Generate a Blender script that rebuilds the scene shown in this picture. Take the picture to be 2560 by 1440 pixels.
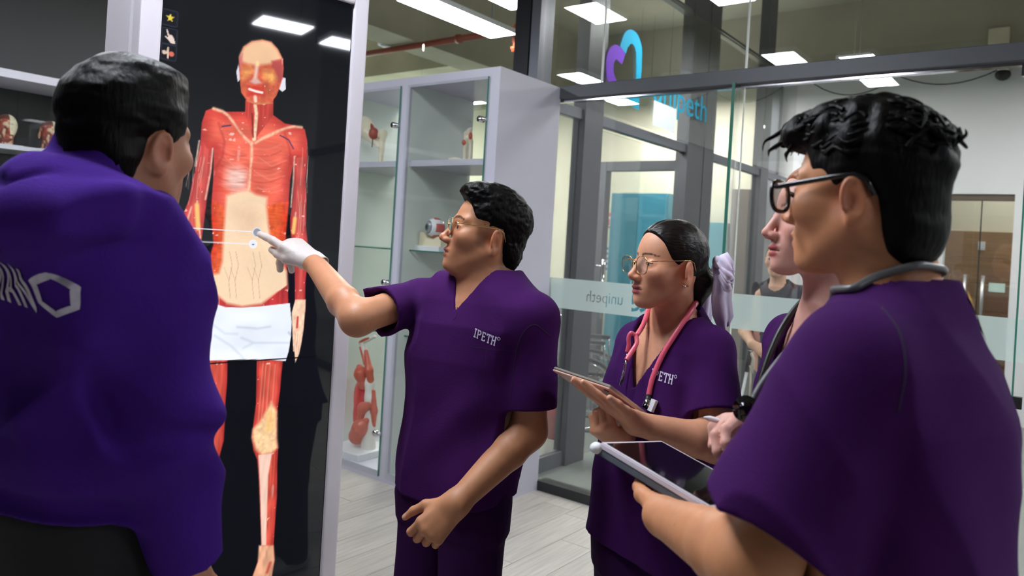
import bpy, bmesh, math, random
import numpy as np
from mathutils import Matrix, Vector
random.seed(7); rng = np.random.default_rng(7)
for o in list(bpy.data.objects): bpy.data.objects.remove(o)
scene = bpy.context.scene
COL = scene.collection
# ------------------------------------------------------------------ camera
ROLL, YAW, FPX, EYE = math.radians(3.41), math.radians(37.4), 1880.0, 1.5
PX, PY = 1280.0, 611.0                       # principal point of the cropped frame
r3 = Vector((math.cos(YAW), math.sin(YAW), 0)); f3 = Vector((-math.sin(YAW), math.cos(YAW), 0)); u3 = Vector((0, 0, 1))
cam = bpy.data.cameras.new('camera'); camo = bpy.data.objects.new('camera', cam); COL.objects.link(camo)
cam.sensor_width = 36; cam.lens = FPX*36/2560; cam.shift_y = -(720-PY)/2560; cam.clip_start = .05
cx_ = r3*math.cos(ROLL)+u3*math.sin(ROLL); cy_ = u3*math.cos(ROLL)-r3*math.sin(ROLL)
Mx = Matrix((cx_, cy_, -f3)).transposed().to_4x4(); Mx.translation = (0, 0, EYE); camo.matrix_world = Mx
cam.dof.use_dof = True; cam.dof.focus_distance = 1.98; cam.dof.aperture_fstop = 4.2
scene.camera = camo
# ------------------------------------------------------------------ world and exposure
w = bpy.data.worlds.new('world'); scene.world = w; w.use_nodes = True
w.node_tree.nodes['Background'].inputs[0].default_value = (.75, .85, 1, 1); w.node_tree.nodes['Background'].inputs[1].default_value = .25
vs = scene.view_settings; vs.view_transform = 'Standard'; vs.look = 'None'; vs.gamma = 1; vs.use_curve_mapping = False
vs.exposure = 0.18
LED, LEDB = 72.0, 66.0                         # radiance of the LED panels: teaching room, corridor and side room
# ------------------------------------------------------------------ helpers
def lin(*c):
    return tuple(((x/255+.055)/1.055)**2.4 if x > 10 else x/255/12.92 for x in c)
MATS = {}
def mat(name, col, rough=.5, metal=0, bump=None, var=None, spec=.5, emit=None, rand=0, sheen=0, trans=0, vcol=None, sss=0, coat=0):
    """principled material; bump=(scale,strength[,stretch xyz]); var=(scale,amount[,stretch xyz]) mottles the colour"""
    if name in MATS: return MATS[name]
    m = bpy.data.materials.new(name); m.use_nodes = True; nt = m.node_tree; N = nt.nodes; Lk = nt.links
    b = N['Principled BSDF']; c = lin(*col)
    b.inputs['Base Color'].default_value = (*c, 1); b.inputs['Roughness'].default_value = rough; b.inputs['Metallic'].default_value = metal
    b.inputs['Specular IOR Level'].default_value = spec
    if coat: b.inputs['Coat Weight'].default_value = coat
    if sheen: b.inputs['Sheen Weight'].default_value = sheen; b.inputs['Sheen Roughness'].default_value = .4; b.inputs['Sheen Tint'].default_value = (*[min(1, x*4+.05) for x in c], 1)
    if trans: b.inputs['Transmission Weight'].default_value = trans
    if sss: b.inputs['Subsurface Weight'].default_value = sss; b.inputs['Subsurface Radius'].default_value = (.012, .004, .002); b.inputs['Subsurface Scale'].default_value = 1.0
    if emit: b.inputs['Emission Color'].default_value = (*lin(*emit[0]), 1); b.inputs['Emission Strength'].default_value = emit[1]
    src = None
    if vcol:
        a = N.new('ShaderNodeAttribute'); a.attribute_name = vcol; src = a.outputs['Color']
    tc = N.new('ShaderNodeTexCoord')
    def noise(sc, st, det=4):
        mp = N.new('ShaderNodeMapping'); Lk.new(tc.outputs['Object'], mp.inputs[0]); mp.inputs['Scale'].default_value = st
        n = N.new('ShaderNodeTexNoise'); n.inputs['Scale'].default_value = sc; n.inputs['Detail'].default_value = det
        Lk.new(mp.outputs[0], n.inputs['Vector']); return n
    if var or rand:
        mx = N.new('ShaderNodeMix'); mx.data_type = 'RGBA'; mx.blend_type = 'MULTIPLY'; mx.inputs[0].default_value = 1
        if src: Lk.new(src, mx.inputs[6])
        else: mx.inputs[6].default_value = (*c, 1)
        if var:
            n = noise(var[0], var[2] if len(var) > 2 else (1, 1, 1), 6); mr = N.new('ShaderNodeMapRange')
            mr.inputs['From Min'].default_value = .3; mr.inputs['From Max'].default_value = .7
            mr.inputs['To Min'].default_value = 1-var[1]; mr.inputs['To Max'].default_value = 1+var[1]*.6
            Lk.new(n.outputs['Fac'], mr.inputs['Value']); v = mr.outputs[0]
        if rand:
            oi = N.new('ShaderNodeObjectInfo'); m2 = N.new('ShaderNodeMapRange'); m2.inputs['To Min'].default_value = 1-rand; m2.inputs['To Max'].default_value = 1+rand*.5
            Lk.new(oi.outputs['Random'], m2.inputs['Value'])
            if var:
                mm = N.new('ShaderNodeMath'); mm.operation = 'MULTIPLY'; Lk.new(v, mm.inputs[0]); Lk.new(m2.outputs[0], mm.inputs[1]); v = mm.outputs[0]
            else: v = m2.outputs[0]
        cc = N.new('ShaderNodeCombineColor')
        for i in range(3): Lk.new(v, cc.inputs[i])
        Lk.new(cc.outputs[0], mx.inputs[7]); src = mx.outputs[2]
    if src: Lk.new(src, b.inputs['Base Color'])
    if bump:
        n = noise(bump[0], bump[2] if len(bump) > 2 else (1, 1, 1), 5); bp = N.new('ShaderNodeBump'); bp.inputs['Strength'].default_value = bump[1]
        bp.inputs['Distance'].default_value = .01
        Lk.new(n.outputs['Fac'], bp.inputs['Height']); Lk.new(bp.outputs[0], b.inputs['Normal'])
    MATS[name] = m; return m
def glass_mat(name, tint=(235, 245, 240), refl=1.0, rough=0.0):
    """thin sheet of glass: tinted see-through plus mirror reflection growing at grazing angles (both faces alike)"""
    if name in MATS: return MATS[name]
    m = bpy.data.materials.new(name); m.use_nodes = True; nt = m.node_tree; N = nt.nodes; Lk = nt.links
    N.remove(N['Principled BSDF']); out = N['Material Output']
    t = N.new('ShaderNodeBsdfTransparent'); t.inputs[0].default_value = (*lin(*tint), 1)
    g = N.new('ShaderNodeBsdfGlossy'); g.inputs['Roughness'].default_value = rough
    ge = N.new('ShaderNodeNewGeometry'); dt = N.new('ShaderNodeVectorMath'); dt.operation = 'DOT_PRODUCT'
    Lk.new(ge.outputs['Incoming'], dt.inputs[0]); Lk.new(ge.outputs['Normal'], dt.inputs[1])
    def mth(op, a, bb=None):
        q = N.new('ShaderNodeMath'); q.operation = op
        for i, x in enumerate((a, bb)):
            if x is None: continue
            if isinstance(x, (int, float)): q.inputs[i].default_value = x
            else: Lk.new(x, q.inputs[i])
        return q.outputs[0]
    c = mth('ABSOLUTE', dt.outputs['Value']); p5 = mth('POWER', mth('SUBTRACT', 1.0, c), 5.0)
    fac = mth('MINIMUM', mth('MULTIPLY', mth('ADD', mth('MULTIPLY', p5, .95), .045), refl), 1.0)
    mx = N.new('ShaderNodeMixShader'); Lk.new(fac, mx.inputs[0]); Lk.new(t.outputs[0], mx.inputs[1]); Lk.new(g.outputs[0], mx.inputs[2]); Lk.new(mx.outputs[0], out.inputs[0])
    MATS[name] = m; return m
def emit_mat(name, col, s):
    if name in MATS: return MATS[name]
    m = bpy.data.materials.new(name); m.use_nodes = True; N = m.node_tree.nodes; N.remove(N['Principled BSDF'])
    e = N.new('ShaderNodeEmission'); e.inputs[0].default_value = (*lin(*col), 1); e.inputs[1].default_value = s
    m.node_tree.links.new(e.outputs[0], N['Material Output'].inputs[0]); MATS[name] = m; return m

class MB:
    """collects shapes; build() links them as one mesh object"""
    def __init__(s): s.v = []; s.f = []; s.n = 0
    def add(s, v, f):
        v = np.asarray(v, float).reshape(-1, 3); s.v.append(v); s.f += [tuple(i+s.n for i in q) for q in f]; s.n += len(v); return s
    def box(s, a, b, bev=0):
        x0, y0, z0 = a; x1, y1, z1 = b
        if bev <= 0:
            v = [(x, y, z) for z in (z0, z1) for y in (y0, y1) for x in (x0, x1)]
            return s.add(v, [(0, 2, 3, 1), (4, 5, 7, 6), (0, 1, 5, 4), (2, 6, 7, 3), (0, 4, 6, 2), (1, 3, 7, 5)])
        bm = bmesh.new(); bmesh.ops.create_cube(bm, size=1)
        for q in bm.verts: q.co = Vector(((x0+x1)/2+q.co.x*(x1-x0), (y0+y1)/2+q.co.y*(y1-y0), (z0+z1)/2+q.co.z*(z1-z0)))
        bmesh.ops.bevel(bm, geom=bm.edges[:], offset=bev, segments=2, affect='EDGES', profile=.6)
        return s.bm(bm)
    def bm(s, bm):
        bm.verts.index_update(); s.add([q.co[:] for q in bm.verts], [tuple(q.index for q in f.verts) for f in bm.faces]); bm.free(); return s
    def prism(s, poly, y0, y1, ax=1):
        """outline in the two other axes, extruded along axis ax"""
        o = [i for i in range(3) if i != ax]; n = len(poly); v = []
        for y in (y0, y1):
            for p in poly:
                q = [0, 0, 0]; q[o[0]], q[o[1]] = p; q[ax] = y; v.append(q)
        f = [tuple(range(n)), tuple(range(2*n-1, n-1, -1))]+[(i, (i+1) % n, n+(i+1) % n, n+i) for i in range(n)]
        return s.add(v, f)
    def tube(s, pts, rad, seg=10, cap=True):
        pts = [np.asarray(p, float) for p in pts]; n = len(pts)
        rad = [rad]*n if np.isscalar(rad) else list(rad)
        T = [pts[min(i+1, n-1)]-pts[max(i-1, 0)] for i in range(n)]; T = [t/(np.linalg.norm(t)+1e-12) for t in T]
        u = np.cross(T[0], (0, 0, 1.)); 
        if np.linalg.norm(u) < .1: u = np.cross(T[0], (1., 0, 0))
        u /= np.linalg.norm(u); v = []
        for i in range(n):
            u = u-T[i]*np.dot(u, T[i]); u /= np.linalg.norm(u)+1e-12; w_ = np.cross(T[i], u)
            for k in range(seg):
                a = 2*math.pi*k/seg; v.append(pts[i]+rad[i]*(math.cos(a)*u+math.sin(a)*w_))
        f = [(i*seg+k, i*seg+(k+1) % seg, (i+1)*seg+(k+1) % seg, (i+1)*seg+k) for i in range(n-1) for k in range(seg)]
        if cap: f += [tuple(range(seg-1, -1, -1)), tuple((n-1)*seg+k for k in range(seg))]
        return s.add(v, f)
    def ball(s, c, r, seg=20, rings=12, R=None):
        r = np.ones(3)*np.asarray(r, float); v = [];
        for i in range(rings+1):
            th = math.pi*i/rings
            for k in range(seg):
                a = 2*math.pi*k/seg; v.append((math.sin(th)*math.cos(a), math.sin(th)*math.sin(a), math.cos(th)))
        v = np.array(v)*r
        if R is not None: v = v@np.asarray(R).T
        f = [(i*seg+k, (i+1)*seg+k, (i+1)*seg+(k+1) % seg, i*seg+(k+1) % seg) for i in range(rings) for k in range(seg)]
        return s.add(v+np.asarray(c, float), f)
    def data(s, name, smooth=False):
        me = bpy.data.meshes.new(name); me.from_pydata([tuple(p) for p in np.vstack(s.v)], [], s.f); me.update()
        if smooth: me.polygons.foreach_set('use_smooth', np.ones(len(me.polygons), bool))
        return me
    def build(s, name, m, parent=None, smooth=False):
        return put(name, s.data(name, smooth), m, parent)
def put(name, me, m, parent=None):
    o = bpy.data.objects.new(name, me); COL.objects.link(o)
    if m is not None and not me.materials: me.materials.append(m)
    if parent is not None: o.parent = parent
    return o
def tag(o, label, cat, group=None, kind=None):
    o['label'] = label
    if cat: o['category'] = cat
    if group: o['group'] = group
    if kind: o['kind'] = kind
    return o
def struct(o, label=None, cat=None):
    o['kind'] = 'structure'
    if label: o['label'] = label
    o['category'] = cat or o.name.split('_')[0].split('.')[0]
    return o
def thing(name, label=None, cat=None, loc=(0, 0, 0), rz=0, group=None):
    o = bpy.data.objects.new(name, None); COL.objects.link(o); o.location = loc; o.rotation_euler = (0, 0, rz); o.empty_display_size = .1
    if label: tag(o, label, cat, group)
    return o
def box(name, a, b, m, parent=None, bev=0): return MB().box(a, b, bev).build(name, m, parent)
def copy_tree(o, parent=None):
    c = o.copy(); COL.objects.link(c); c.parent = parent
    for ch in list(o.children): copy_tree(ch, c)
    return c
def arr(*a): return np.array(a, float)
def pc(u, v, D):
    """photograph pixel at depth D -> ground frame of the camera (X right, Y depth, Z up)"""
    du, dv = u-PX, v-PY; c, s = math.cos(ROLL), math.sin(ROLL)
    return np.array([(du*c+dv*s)/FPX*D, D, EYE-(-du*s+dv*c)/FPX*D])
def text_mesh(txt, size, depth=.002, font=None, space=1.0):
    cu = bpy.data.curves.new('t', 'FONT'); cu.body = txt; cu.size = size; cu.extrude = depth; cu.space_character = space; cu.resolution_u = 3
    o = bpy.data.objects.new('t', cu); COL.objects.link(o); bpy.context.view_layer.update()
    me = bpy.data.meshes.new_from_object(o.evaluated_get(bpy.context.evaluated_depsgraph_get()))
    bpy.data.objects.remove(o); bpy.data.curves.remove(cu); return me
# ------------------------------------------------------------------ implicit modelling kit (organic shapes as one continuous surface)
def smin(a, b, k): 
    h = np.clip(.5+.5*(b-a)/k, 0, 1); return b*(1-h)+a*h-k*h*(1-h)
def smax(a, b, k): return -smin(-a, -b, k)
def rc(p, a, b, ra, rb):
    a = np.asarray(a, np.float32); ab = np.asarray(b, np.float32)-a; q = p-a
    t = np.clip(q@ab/max(float(ab@ab), 1e-9), 0, 1); return np.sqrt(((q-t[:, None]*ab)**2).sum(1))-(ra+(rb-ra)*t)
def ell(p, c, r, R=None):
    q = p-np.asarray(c, np.float32)
    if R is not None: q = q@np.asarray(R, np.float32)
    r = np.asarray(r, np.float32); k0 = np.sqrt(((q/r)**2).sum(1)); k1 = np.sqrt(((q/r**2)**2).sum(1))+1e-6; return k0*(k0-1)/k1
def chain(p, pts, rad, k=.0):
    d = None
    for i in range(len(pts)-1):
        q = rc(p, pts[i], pts[i+1], rad[i], rad[i+1]); d = q if d is None else (smin(d, q, k) if k else np.minimum(d, q))
    return d
_H = rng.random((64, 64, 64)).astype(np.float32)
def vnoise(p):
    i = np.floor(p).astype(np.int32); f = (p-i).astype(np.float32); f = f*f*(3-2*f); i &= 63; j = (i+1) & 63; r_ = 0
    for a in (0, 1):
        for b in (0, 1):
            for c in (0, 1):
                r_ = r_+_H[(j if a else i)[:, 0], (j if b else i)[:, 1], (j if c else i)[:, 2]]*(f[:, 0] if a else 1-f[:, 0])*(f[:, 1] if b else 1-f[:, 1])*(f[:, 2] if c else 1-f[:, 2])
    return r_-.5
def loft(p, zs, cx, cy, w, d, n=2.4, cap=True):
    """stack of superellipse sections along z"""
    z = p[:, 2]; W_ = np.interp(z, zs, w); D_ = np.interp(z, zs, d); x = np.abs(p[:, 0]-np.interp(z, zs, cx))/W_; y = np.abs(p[:, 1]-np.interp(z, zs, cy))/D_
    k = (x**n+y**n)**(1/n); dd = (k-1)*np.minimum(W_, D_)
    return np.maximum(dd, np.maximum(z-zs[-1], zs[0]-z)) if cap else dd
def surf(f, lo, hi, h):
    """surface nets over a sparse set of blocks; f maps (N,3)->(N,) signed distance"""
    B = 8; lo = np.asarray(lo, float); hi = np.asarray(hi, float); nb = np.ceil((hi-lo)/(B*h)).astype(int)
    gi = np.stack(np.meshgrid(*[np.arange(n) for n in nb], indexing='ij'), -1).reshape(-1, 3)
    dc = f((lo+(gi+.5)*B*h).astype(np.float32)); S = nb*B
    V = np.empty(S, np.float32); act = np.abs(dc) < B*h*1.35
    Vb = V.reshape(nb[0], B, nb[1], B, nb[2], B)
    Vb[:] = np.where(dc > 0, 1, -1).reshape(nb)[:, None, :, None, :, None].astype(np.float32)
    oi = np.stack(np.meshgrid(*[np.arange(B)]*3, indexing='ij'), -1).reshape(-1, 3); A = gi[act]
    for s in range(0, len(A), 400):
        a = A[s:s+400]; pts = (lo+(a[:, None]*B+oi[None])*h).reshape(-1, 3).astype(np.float32)
        dv = f(pts).reshape(len(a), B, B, B)
        Vb[a[:, 0], :, a[:, 1], :, a[:, 2], :] = dv
    sg = V < 0; n = S-1
    cnt = np.zeros(n, np.int8)
    for a in (0, 1):
        for b in (0, 1):
            for c in (0, 1): cnt += sg[a:a+n[0], b:b+n[1], c:c+n[2]]
    cells = np.argwhere((cnt > 0) & (cnt < 8)); ids = -np.ones(n, np.int32); ids[tuple(cells.T)] = np.arange(len(cells))
    acc = np.zeros((len(cells), 3)); num = np.zeros(len(cells))
    cor = [(a, b, c) for a in (0, 1) for b in (0, 1) for c in (0, 1)]
    cv = {q: V[cells[:, 0]+q[0], cells[:, 1]+q[1], cells[:, 2]+q[2]] for q in cor}
    for q in cor:
        for ax in range(3):
            if q[ax]: continue
            q2 = list(q); q2[ax] = 1; va, vb = cv[q], cv[tuple(q2)]; m = (va < 0) != (vb < 0); t = np.where(m, va/(va-vb+1e-12), 0)
            pt = np.array(q, float)[None].repeat(len(cells), 0); pt[:, ax] += t; acc[m] += pt[m]; num[m] += 1
    verts = lo+(cells+acc/np.maximum(num, 1)[:, None])*h; faces = []
    for ax in range(3):
        o1, o2 = [i for i in range(3) if i != ax]; s0 = [slice(1, None)]*3; s0[ax] = slice(0, -1); s1 = list(s0); s1[ax] = slice(1, None)
        A0 = sg[tuple(s0)]; A1 = sg[tuple(s1)]; e = np.argwhere(A0 != A1); off = np.ones(3, int); off[ax] = 0; e = e+off
        ok = np.all(e < n, 1); e = e[ok]; fl = A0[tuple((e-off).T)] if len(e) else np.zeros(0, bool)
        d1 = np.zeros(3, int); d1[o1] = 1; d2 = np.zeros(3, int); d2[o2] = 1
        q = np.stack([ids[tuple((e-d1-d2).T)], ids[tuple((e-d2).T)], ids[tuple(e.T)], ids[tuple((e-d1).T)]], 1)
        if ax == 1: fl = ~fl
        q[~fl] = q[~fl][:, ::-1]; faces.append(q[(q >= 0).all(1)])
    return verts, np.vstack(faces)
def smooth_pass(v, f, it=1, lam=.5):
    e = np.vstack([f[:, [0, 1]], f[:, [1, 2]], f[:, [2, 3]], f[:, [3, 0]]])
    for _ in range(it):
        s = np.zeros_like(v); c = np.zeros(len(v)); np.add.at(s, e[:, 0], v[e[:, 1]]); np.add.at(s, e[:, 1], v[e[:, 0]]); np.add.at(c, e[:, 0], 1); np.add.at(c, e[:, 1], 1)
        v = v+lam*(s/np.maximum(c, 1)[:, None]-v)
    return v
def np_mesh(name, v, f, cols=None):
    me = bpy.data.meshes.new(name); n, m = len(v), len(f); k = f.shape[1]
    me.vertices.add(n); me.vertices.foreach_set('co', np.asarray(v, np.float32).ravel()); me.loops.add(m*k); me.loops.foreach_set('vertex_index', f.astype(np.int32).ravel())
    me.polygons.add(m); me.polygons.foreach_set('loop_start', np.arange(0, m*k, k, dtype=np.int32)); me.polygons.foreach_set('loop_total', np.full(m, k, np.int32))
    me.polygons.foreach_set('use_smooth', np.ones(m, bool)); me.update(); me.validate()
    if cols is not None:
        a = me.color_attributes.new('Col', 'FLOAT_COLOR', 'POINT'); a.data.foreach_set('color', np.hstack([cols, np.ones((n, 1))]).astype(np.float32).ravel())
    return me
def organic(name, f, lo, hi, h, m, parent=None, color=None, sm=1, off=(0, 0, 0)):
    v, q = surf(f, lo, hi, h)
    if sm: v = smooth_pass(v, q, sm, .4)
    c = color(v) if color else None
    return put(name, np_mesh(name, v-np.asarray(off), q, c), m, parent)
def C3(*c): return np.array(lin(*c))
def mixc(a, b, t): return a*(1-t[:, None])+b*t[:, None]
def sstep(x, a, b): t = np.clip((x-a)/(b-a), 0, 1); return t*t*(3-2*t)
def rotm(ax, deg):
    ax = np.asarray(ax, float)/np.linalg.norm(ax); return np.array(Matrix.Rotation(math.radians(deg), 3, Vector(ax)))
# ------------------------------------------------------------------ materials of the place
m_conc = mat('concrete', (150, 145, 128), .9, var=(1.3, .16), bump=(9, .25))
m_conc2 = mat('pale_concrete', (186, 180, 156), .9, var=(1.7, .2), bump=(9, .25))
m_dgrey = mat('dark_grey_paint', (82, 82, 85), .7, bump=(60, .03))
m_white = mat('white_paint', (214, 216, 218), .8, var=(.8, .03), bump=(50, .03))
m_cream = mat('cream_paint', (214, 209, 186), .85, var=(.8, .03), bump=(50, .03))
m_frame = mat('charcoal_aluminium', (84, 86, 90), .45, .35, bump=(90, .02, (1, 1, .05)))
m_frame2 = mat('grey_aluminium', (104, 107, 114), .4, .5)
m_cab = mat('pale_grey_laminate', (192, 191, 204), .38, var=(3, .02))
m_cabin = mat('sage_grey_laminate', (222, 230, 222), .45, var=(2, .03))
m_tile = mat('grey_polished_floor', (118, 124, 118), .22, var=(1.5, .05))
m_plank = mat('washed_oak', (190, 184, 175), .42, var=(7, .17, (9, .55, 1)), rand=.10, bump=(16, .12, (9, .5, 1)))
m_gap = mat('dark_joint', (120, 116, 110), .8)
m_upfill = emit_mat('led_uplight', (244, 248, 250), 7.0)  # added upward glow that lifts the ceiling, not a known lamp part
m_glass = glass_mat('clear_glass', (252, 253, 252), 1.3)
m_glassd = glass_mat('cabinet_glass', (252, 253, 252), 1.0)
m_gedge = mat('green_glass_edge', (70, 140, 122), .2, trans=.3)
m_frost = mat('frosted_film', (206, 224, 217), .9, trans=0)
m_frost.node_tree.nodes['Principled BSDF'].inputs['Alpha'].default_value = .80
m_chrome = mat('chrome', (205, 205, 210), .12, 1)
m_black = mat('black_plastic', (16, 16, 18), .45)
m_teal = mat('teal_print', (26, 142, 176), .6, spec=.1); m_purp = mat('violet_print', (108, 58, 178), .6, spec=.1)
m_led = emit_mat('led_panel', (240, 246, 255), LED); m_ledb = emit_mat('led_panel_corridor', (250, 248, 248), LEDB)
m_wood = mat('walnut_veneer', (150, 116, 80), .5, var=(4, .16, (.6, 1, 14)))
m_paper = mat('white_paper', (214, 222, 226), .7)
ZC, ZT = 4.42, 3.58                     # slab and underside of the beams
# ------------------------------------------------------------------ floors
fl = struct(MB().box((-6.5, -3.2, -.12), (4.6, 3.86, -.012)).build('floor', m_gap), 'pale washed oak plank floor of the teaching room', 'floor')
pm = []
for L in (1.22, .74, .48): pm.append(MB().box((.0015, .0015, -.012), (.1885, L-.0015, 0)).data('plank'))
for me in pm: me.materials.append(m_plank)
k = 0; nx = int(11.0/.19)
for i in range(nx):
    x = -6.45+i*.19
    # only the strip of floor that lies open to view gets loose planks, the rest of the row is one run
    y = -1.2+(i % 3)*.41 if -4.6 < x < 1.8 else None
    if y is None: continue
    y0 = y
    while y < 3.83:
        if y+1.22 <= 3.86: me, L = pm[0], 1.22
        elif y+.74 <= 3.86: me, L = pm[1], .74
        elif y+.48 <= 3.86: me, L = pm[2], .48
        else:
            L = 3.855-y; me = MB().box((.0015, .0015, -.012), (.1885, L-.0015, 0)).data('plank'); me.materials.append(m_plank)
        o = put('plank', me, None, fl); o.location = (x, y, 0); y += L
rest = MB()
for i in range(nx):
    x = -6.45+i*.19
    rest.box((x+.0015, -3.2, -.012), (x+.1885, (-1.2+(i % 3)*.41 if -4.6 < x < 1.8 else 3.86)-.002, 0))
o = rest.build('plank_run', m_plank, fl); o['kind'] = 'stuff'
struct(box('floor_corridor', (-6.5, 3.86, -.12), (8.6, 12.1, 0), m_tile), 'grey polished floor behind the glass partition', 'floor')
# ------------------------------------------------------------------ walls and ceiling
struct(box('ceiling', (-9.2, -3.4, ZC), (8.8, 12.3, ZC+.15), m_conc), 'bare concrete ceiling slab', 'ceiling')
struct(box('wall_left', (-6.6, -3.4, 0), (-6.42, 3.87, ZC), m_dgrey), 'dark grey wall above the display cabinets', 'wall')
struct(box('wall_far_left', (-9.2, 3.87, 0), (-9.0, 12.3, ZC), m_cream), 'cream wall of the room behind the glass', 'wall')
struct(box('wall_rear', (-6.6, -3.4, 0), (4.8, -3.2, ZC), m_dgrey), 'dark grey rear wall of the teaching room', 'wall')
struct(box('wall_right', (4.6, -3.4, 0), (4.8, 3.87, ZC), m_white), 'white side wall of the teaching room', 'wall')
struct(box('wall_corridor_right', (8.6, 3.87, 0), (8.8, 12.3, ZC), m_white), 'white side wall of the corridor', 'wall')
W = MB().box((-2.96, 9.0, 0), (-1.2, 9.14, ZT)).box((-1.2, 9.0, 2.30), (-.6, 9.14, ZT)).box((-.6, 9.0, 0), (8.6, 9.14, ZT))
W.build('wall_back', m_white); struct(bpy.data.objects['wall_back'], 'tall white wall behind the corridor', 'wall')
struct(box('wall_back_cream', (-9.0, 9.0, 0), (-3.06, 9.14, ZC), m_cream), 'cream wall of the side room behind the glass', 'wall')
struct(box('trim_1', (-9.0, 8.86, ZT), (8.6, 9.14, ZC), m_conc), 'raw concrete beam above the white wall', 'beam')
struct(box('trim_2', (-6.15, 3.9, ZT), (-5.72, 8.86, ZC), m_conc), 'raw concrete beam running away above the side room', 'beam')
struct(box('trim_3', (-9.0, 6.6, ZT), (-6.15, 7.0, ZC), m_conc2), 'pale concrete beam crossing the far bay', 'beam')
struct(box('trim_4', (-3.06, 8.9, 0), (-2.96, 9.0, ZC), m_frame2), 'grey steel corner post beside the white wall', 'post')
struct(box('trim_5', (-6.42, 3.80, 3.75), (4.6, 3.94, ZC), m_dgrey), 'dark ceiling bulkhead above the glass partition', 'beam')
MB().box((-6.7,3.87,0),(-6.5,4.6,ZC)).build('wall_pier', m_conc2); struct(bpy.data.objects['wall_pier'], 'pale concrete pier behind the cabinets', 'wall')
w3 = struct(thing('window_3'), 'bright daylit window at the far end of the side room', 'window')
for y_ in (5.6, 6.75, 7.9): box('pane', (-8.99, y_, .7), (-8.97, y_+1.08, 2.75), emit_mat('daylight_pane', (226, 248, 238), 5.0), w3)
for y_ in (5.53, 6.68, 7.83, 8.94): box('mullion', (-9.0, y_, .63), (-8.93, y_+.07, 2.82), m_frame2, w3)
for z_ in (.63, 2.75): box('window_rail', (-9.0, 5.6, z_), (-8.93, 9.0, z_+.07), m_frame2, w3)
# ------------------------------------------------------------------ glass partition in front of the corridor
g1 = struct(thing('window_1'), 'frameless glass partition with a dark transom beside the grey cabinet', 'glass partition')
GY = 3.87
for a, b in ((-6.4, -3.87), (-3.865, -2.99)): box('pane', (a, GY-.006, .09), (b, GY+.006, 3.75), m_glass, g1)
for a, b in ((-2.79, -2.357), (-2.353, -1.478), (-1.472, .3), (.305, 2.2), (2.205, 4.55)):
    box('pane', (a, GY-.006, 2.49), (b, GY+.006, 3.75), m_glass, g1)
for a, b in ((-2.79, -1.50), (-1.472, .3), (.305, 2.2), (2.205, 4.55)):
    box('pane', (a, GY-.006, .06), (b, GY+.006, 2.41), m_glass, g1)
for x in (-2.355, -1.475, .3025): box('silicone_joint', (x-.004, GY-.008, 2.49), (x+.004, GY+.008, 3.75), mat('joint', (220, 226, 222), .3), g1)
box('glass_fin', (-1.506, GY-.09, .06), (-1.494, GY+.02, 2.41), m_glass, g1)
box('glass_edge', (-1.508, GY-.096, .06), (-1.492, GY-.09, 2.41), m_gedge, g1)
box('glass_edge', (-1.477, GY-.007, .06), (-1.473, GY+.007, 2.41), mat('joint', (220, 226, 222), .3), g1)
box('glass_edge', (-.229, GY-.010, .06), (-.222, GY+.010, 2.405), m_gedge, g1)
for z_ in (.06, .93, 2.35): box('patch_fitting', (-.26, GY-.016, z_), (-.19, GY+.016, z_+.05), m_chrome if z_ != .93 else m_black, g1)
box('transom', (-2.8, GY-.05, 2.41), (4.6, GY+.05, 2.49), m_frame, g1, .004)
box('glazing_channel', (-2.8, GY-.02, 2.395), (4.6, GY+.02, 2.41), m_chrome, g1)
box('base_rail', (-2.62, GY-.045, 0), (4.6, GY+.045, .058), mat('black_rail', (36, 38, 40), .5), g1)
box('steel_post', (-2.99, GY-.06, 0), (-2.875, GY+.1, ZC), mat('black_steel', (38, 38, 42), .45, .4), g1)
box('steel_post', (-2.87, GY-.05, 0), (-2.80, GY+.1, ZC), m_frame2, g1)
# frosted strip with the lettering left clear (read from the corridor side, so mirrored from here)
def film_with_cutout(x0, x1, z0, z1, glyphs):
    cu = bpy.data.curves.new('film', 'CURVE'); cu.dimensions = '2D'; cu.fill_mode = 'FRONT'; cu.extrude = .0008
    def poly(pts):
        s = cu.splines.new('POLY'); s.points.add(len(pts)-1); s.use_cyclic_u = True
        for q, p in zip(s.points, pts): q.co = (p[0], p[1], 0, 1)
    poly([(x0, z0), (x1, z0), (x1, z1), (x0, z1)])
    for g in glyphs: poly(g)
    o = bpy.data.objects.new('film', cu); COL.objects.link(o); bpy.context.view_layer.update()
    me = bpy.data.meshes.new_from_object(o.evaluated_get(bpy.context.evaluated_depsgraph_get())); bpy.data.objects.remove(o)
    return me
def outlines(txt, size):
    """closed outlines of a word: boundary loops of its flat mesh"""
    me = text_mesh(txt, size, 0); bm = bmesh.new(); bm.from_mesh(me); bmesh.ops.remove_doubles(bm, verts=bm.verts[:], dist=1e-6)
    ed = {}
    for e in bm.edges:
        if len(e.link_faces) == 1:
            a, b = e.verts[0].index, e.verts[1].index; ed.setdefault(a, []).append(b); ed.setdefault(b, []).append(a)
    co = {v.index: (v.co.x, v.co.y) for v in bm.verts}; seen = set(); out = []
    for s in ed:
        if s in seen: continue
        loop = [s]; seen.add(s); cur = s
        while True:
            nx_ = [q for q in ed[cur] if q not in seen]
            if not nx_: break
            cur = nx_[0]; seen.add(cur); loop.append(cur)
        if len(loop) > 2: out.append([co[i] for i in loop])
    bm.free(); return out
def arc(cx, cy, r, a0, a1, n=14, ry=None):
    ry = ry or r
    return [(cx+r*math.cos(math.radians(a0+(a1-a0)*i/n)), cy+ry*math.sin(math.radians(a0+(a1-a0)*i/n))) for i in range(n+1)]
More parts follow.
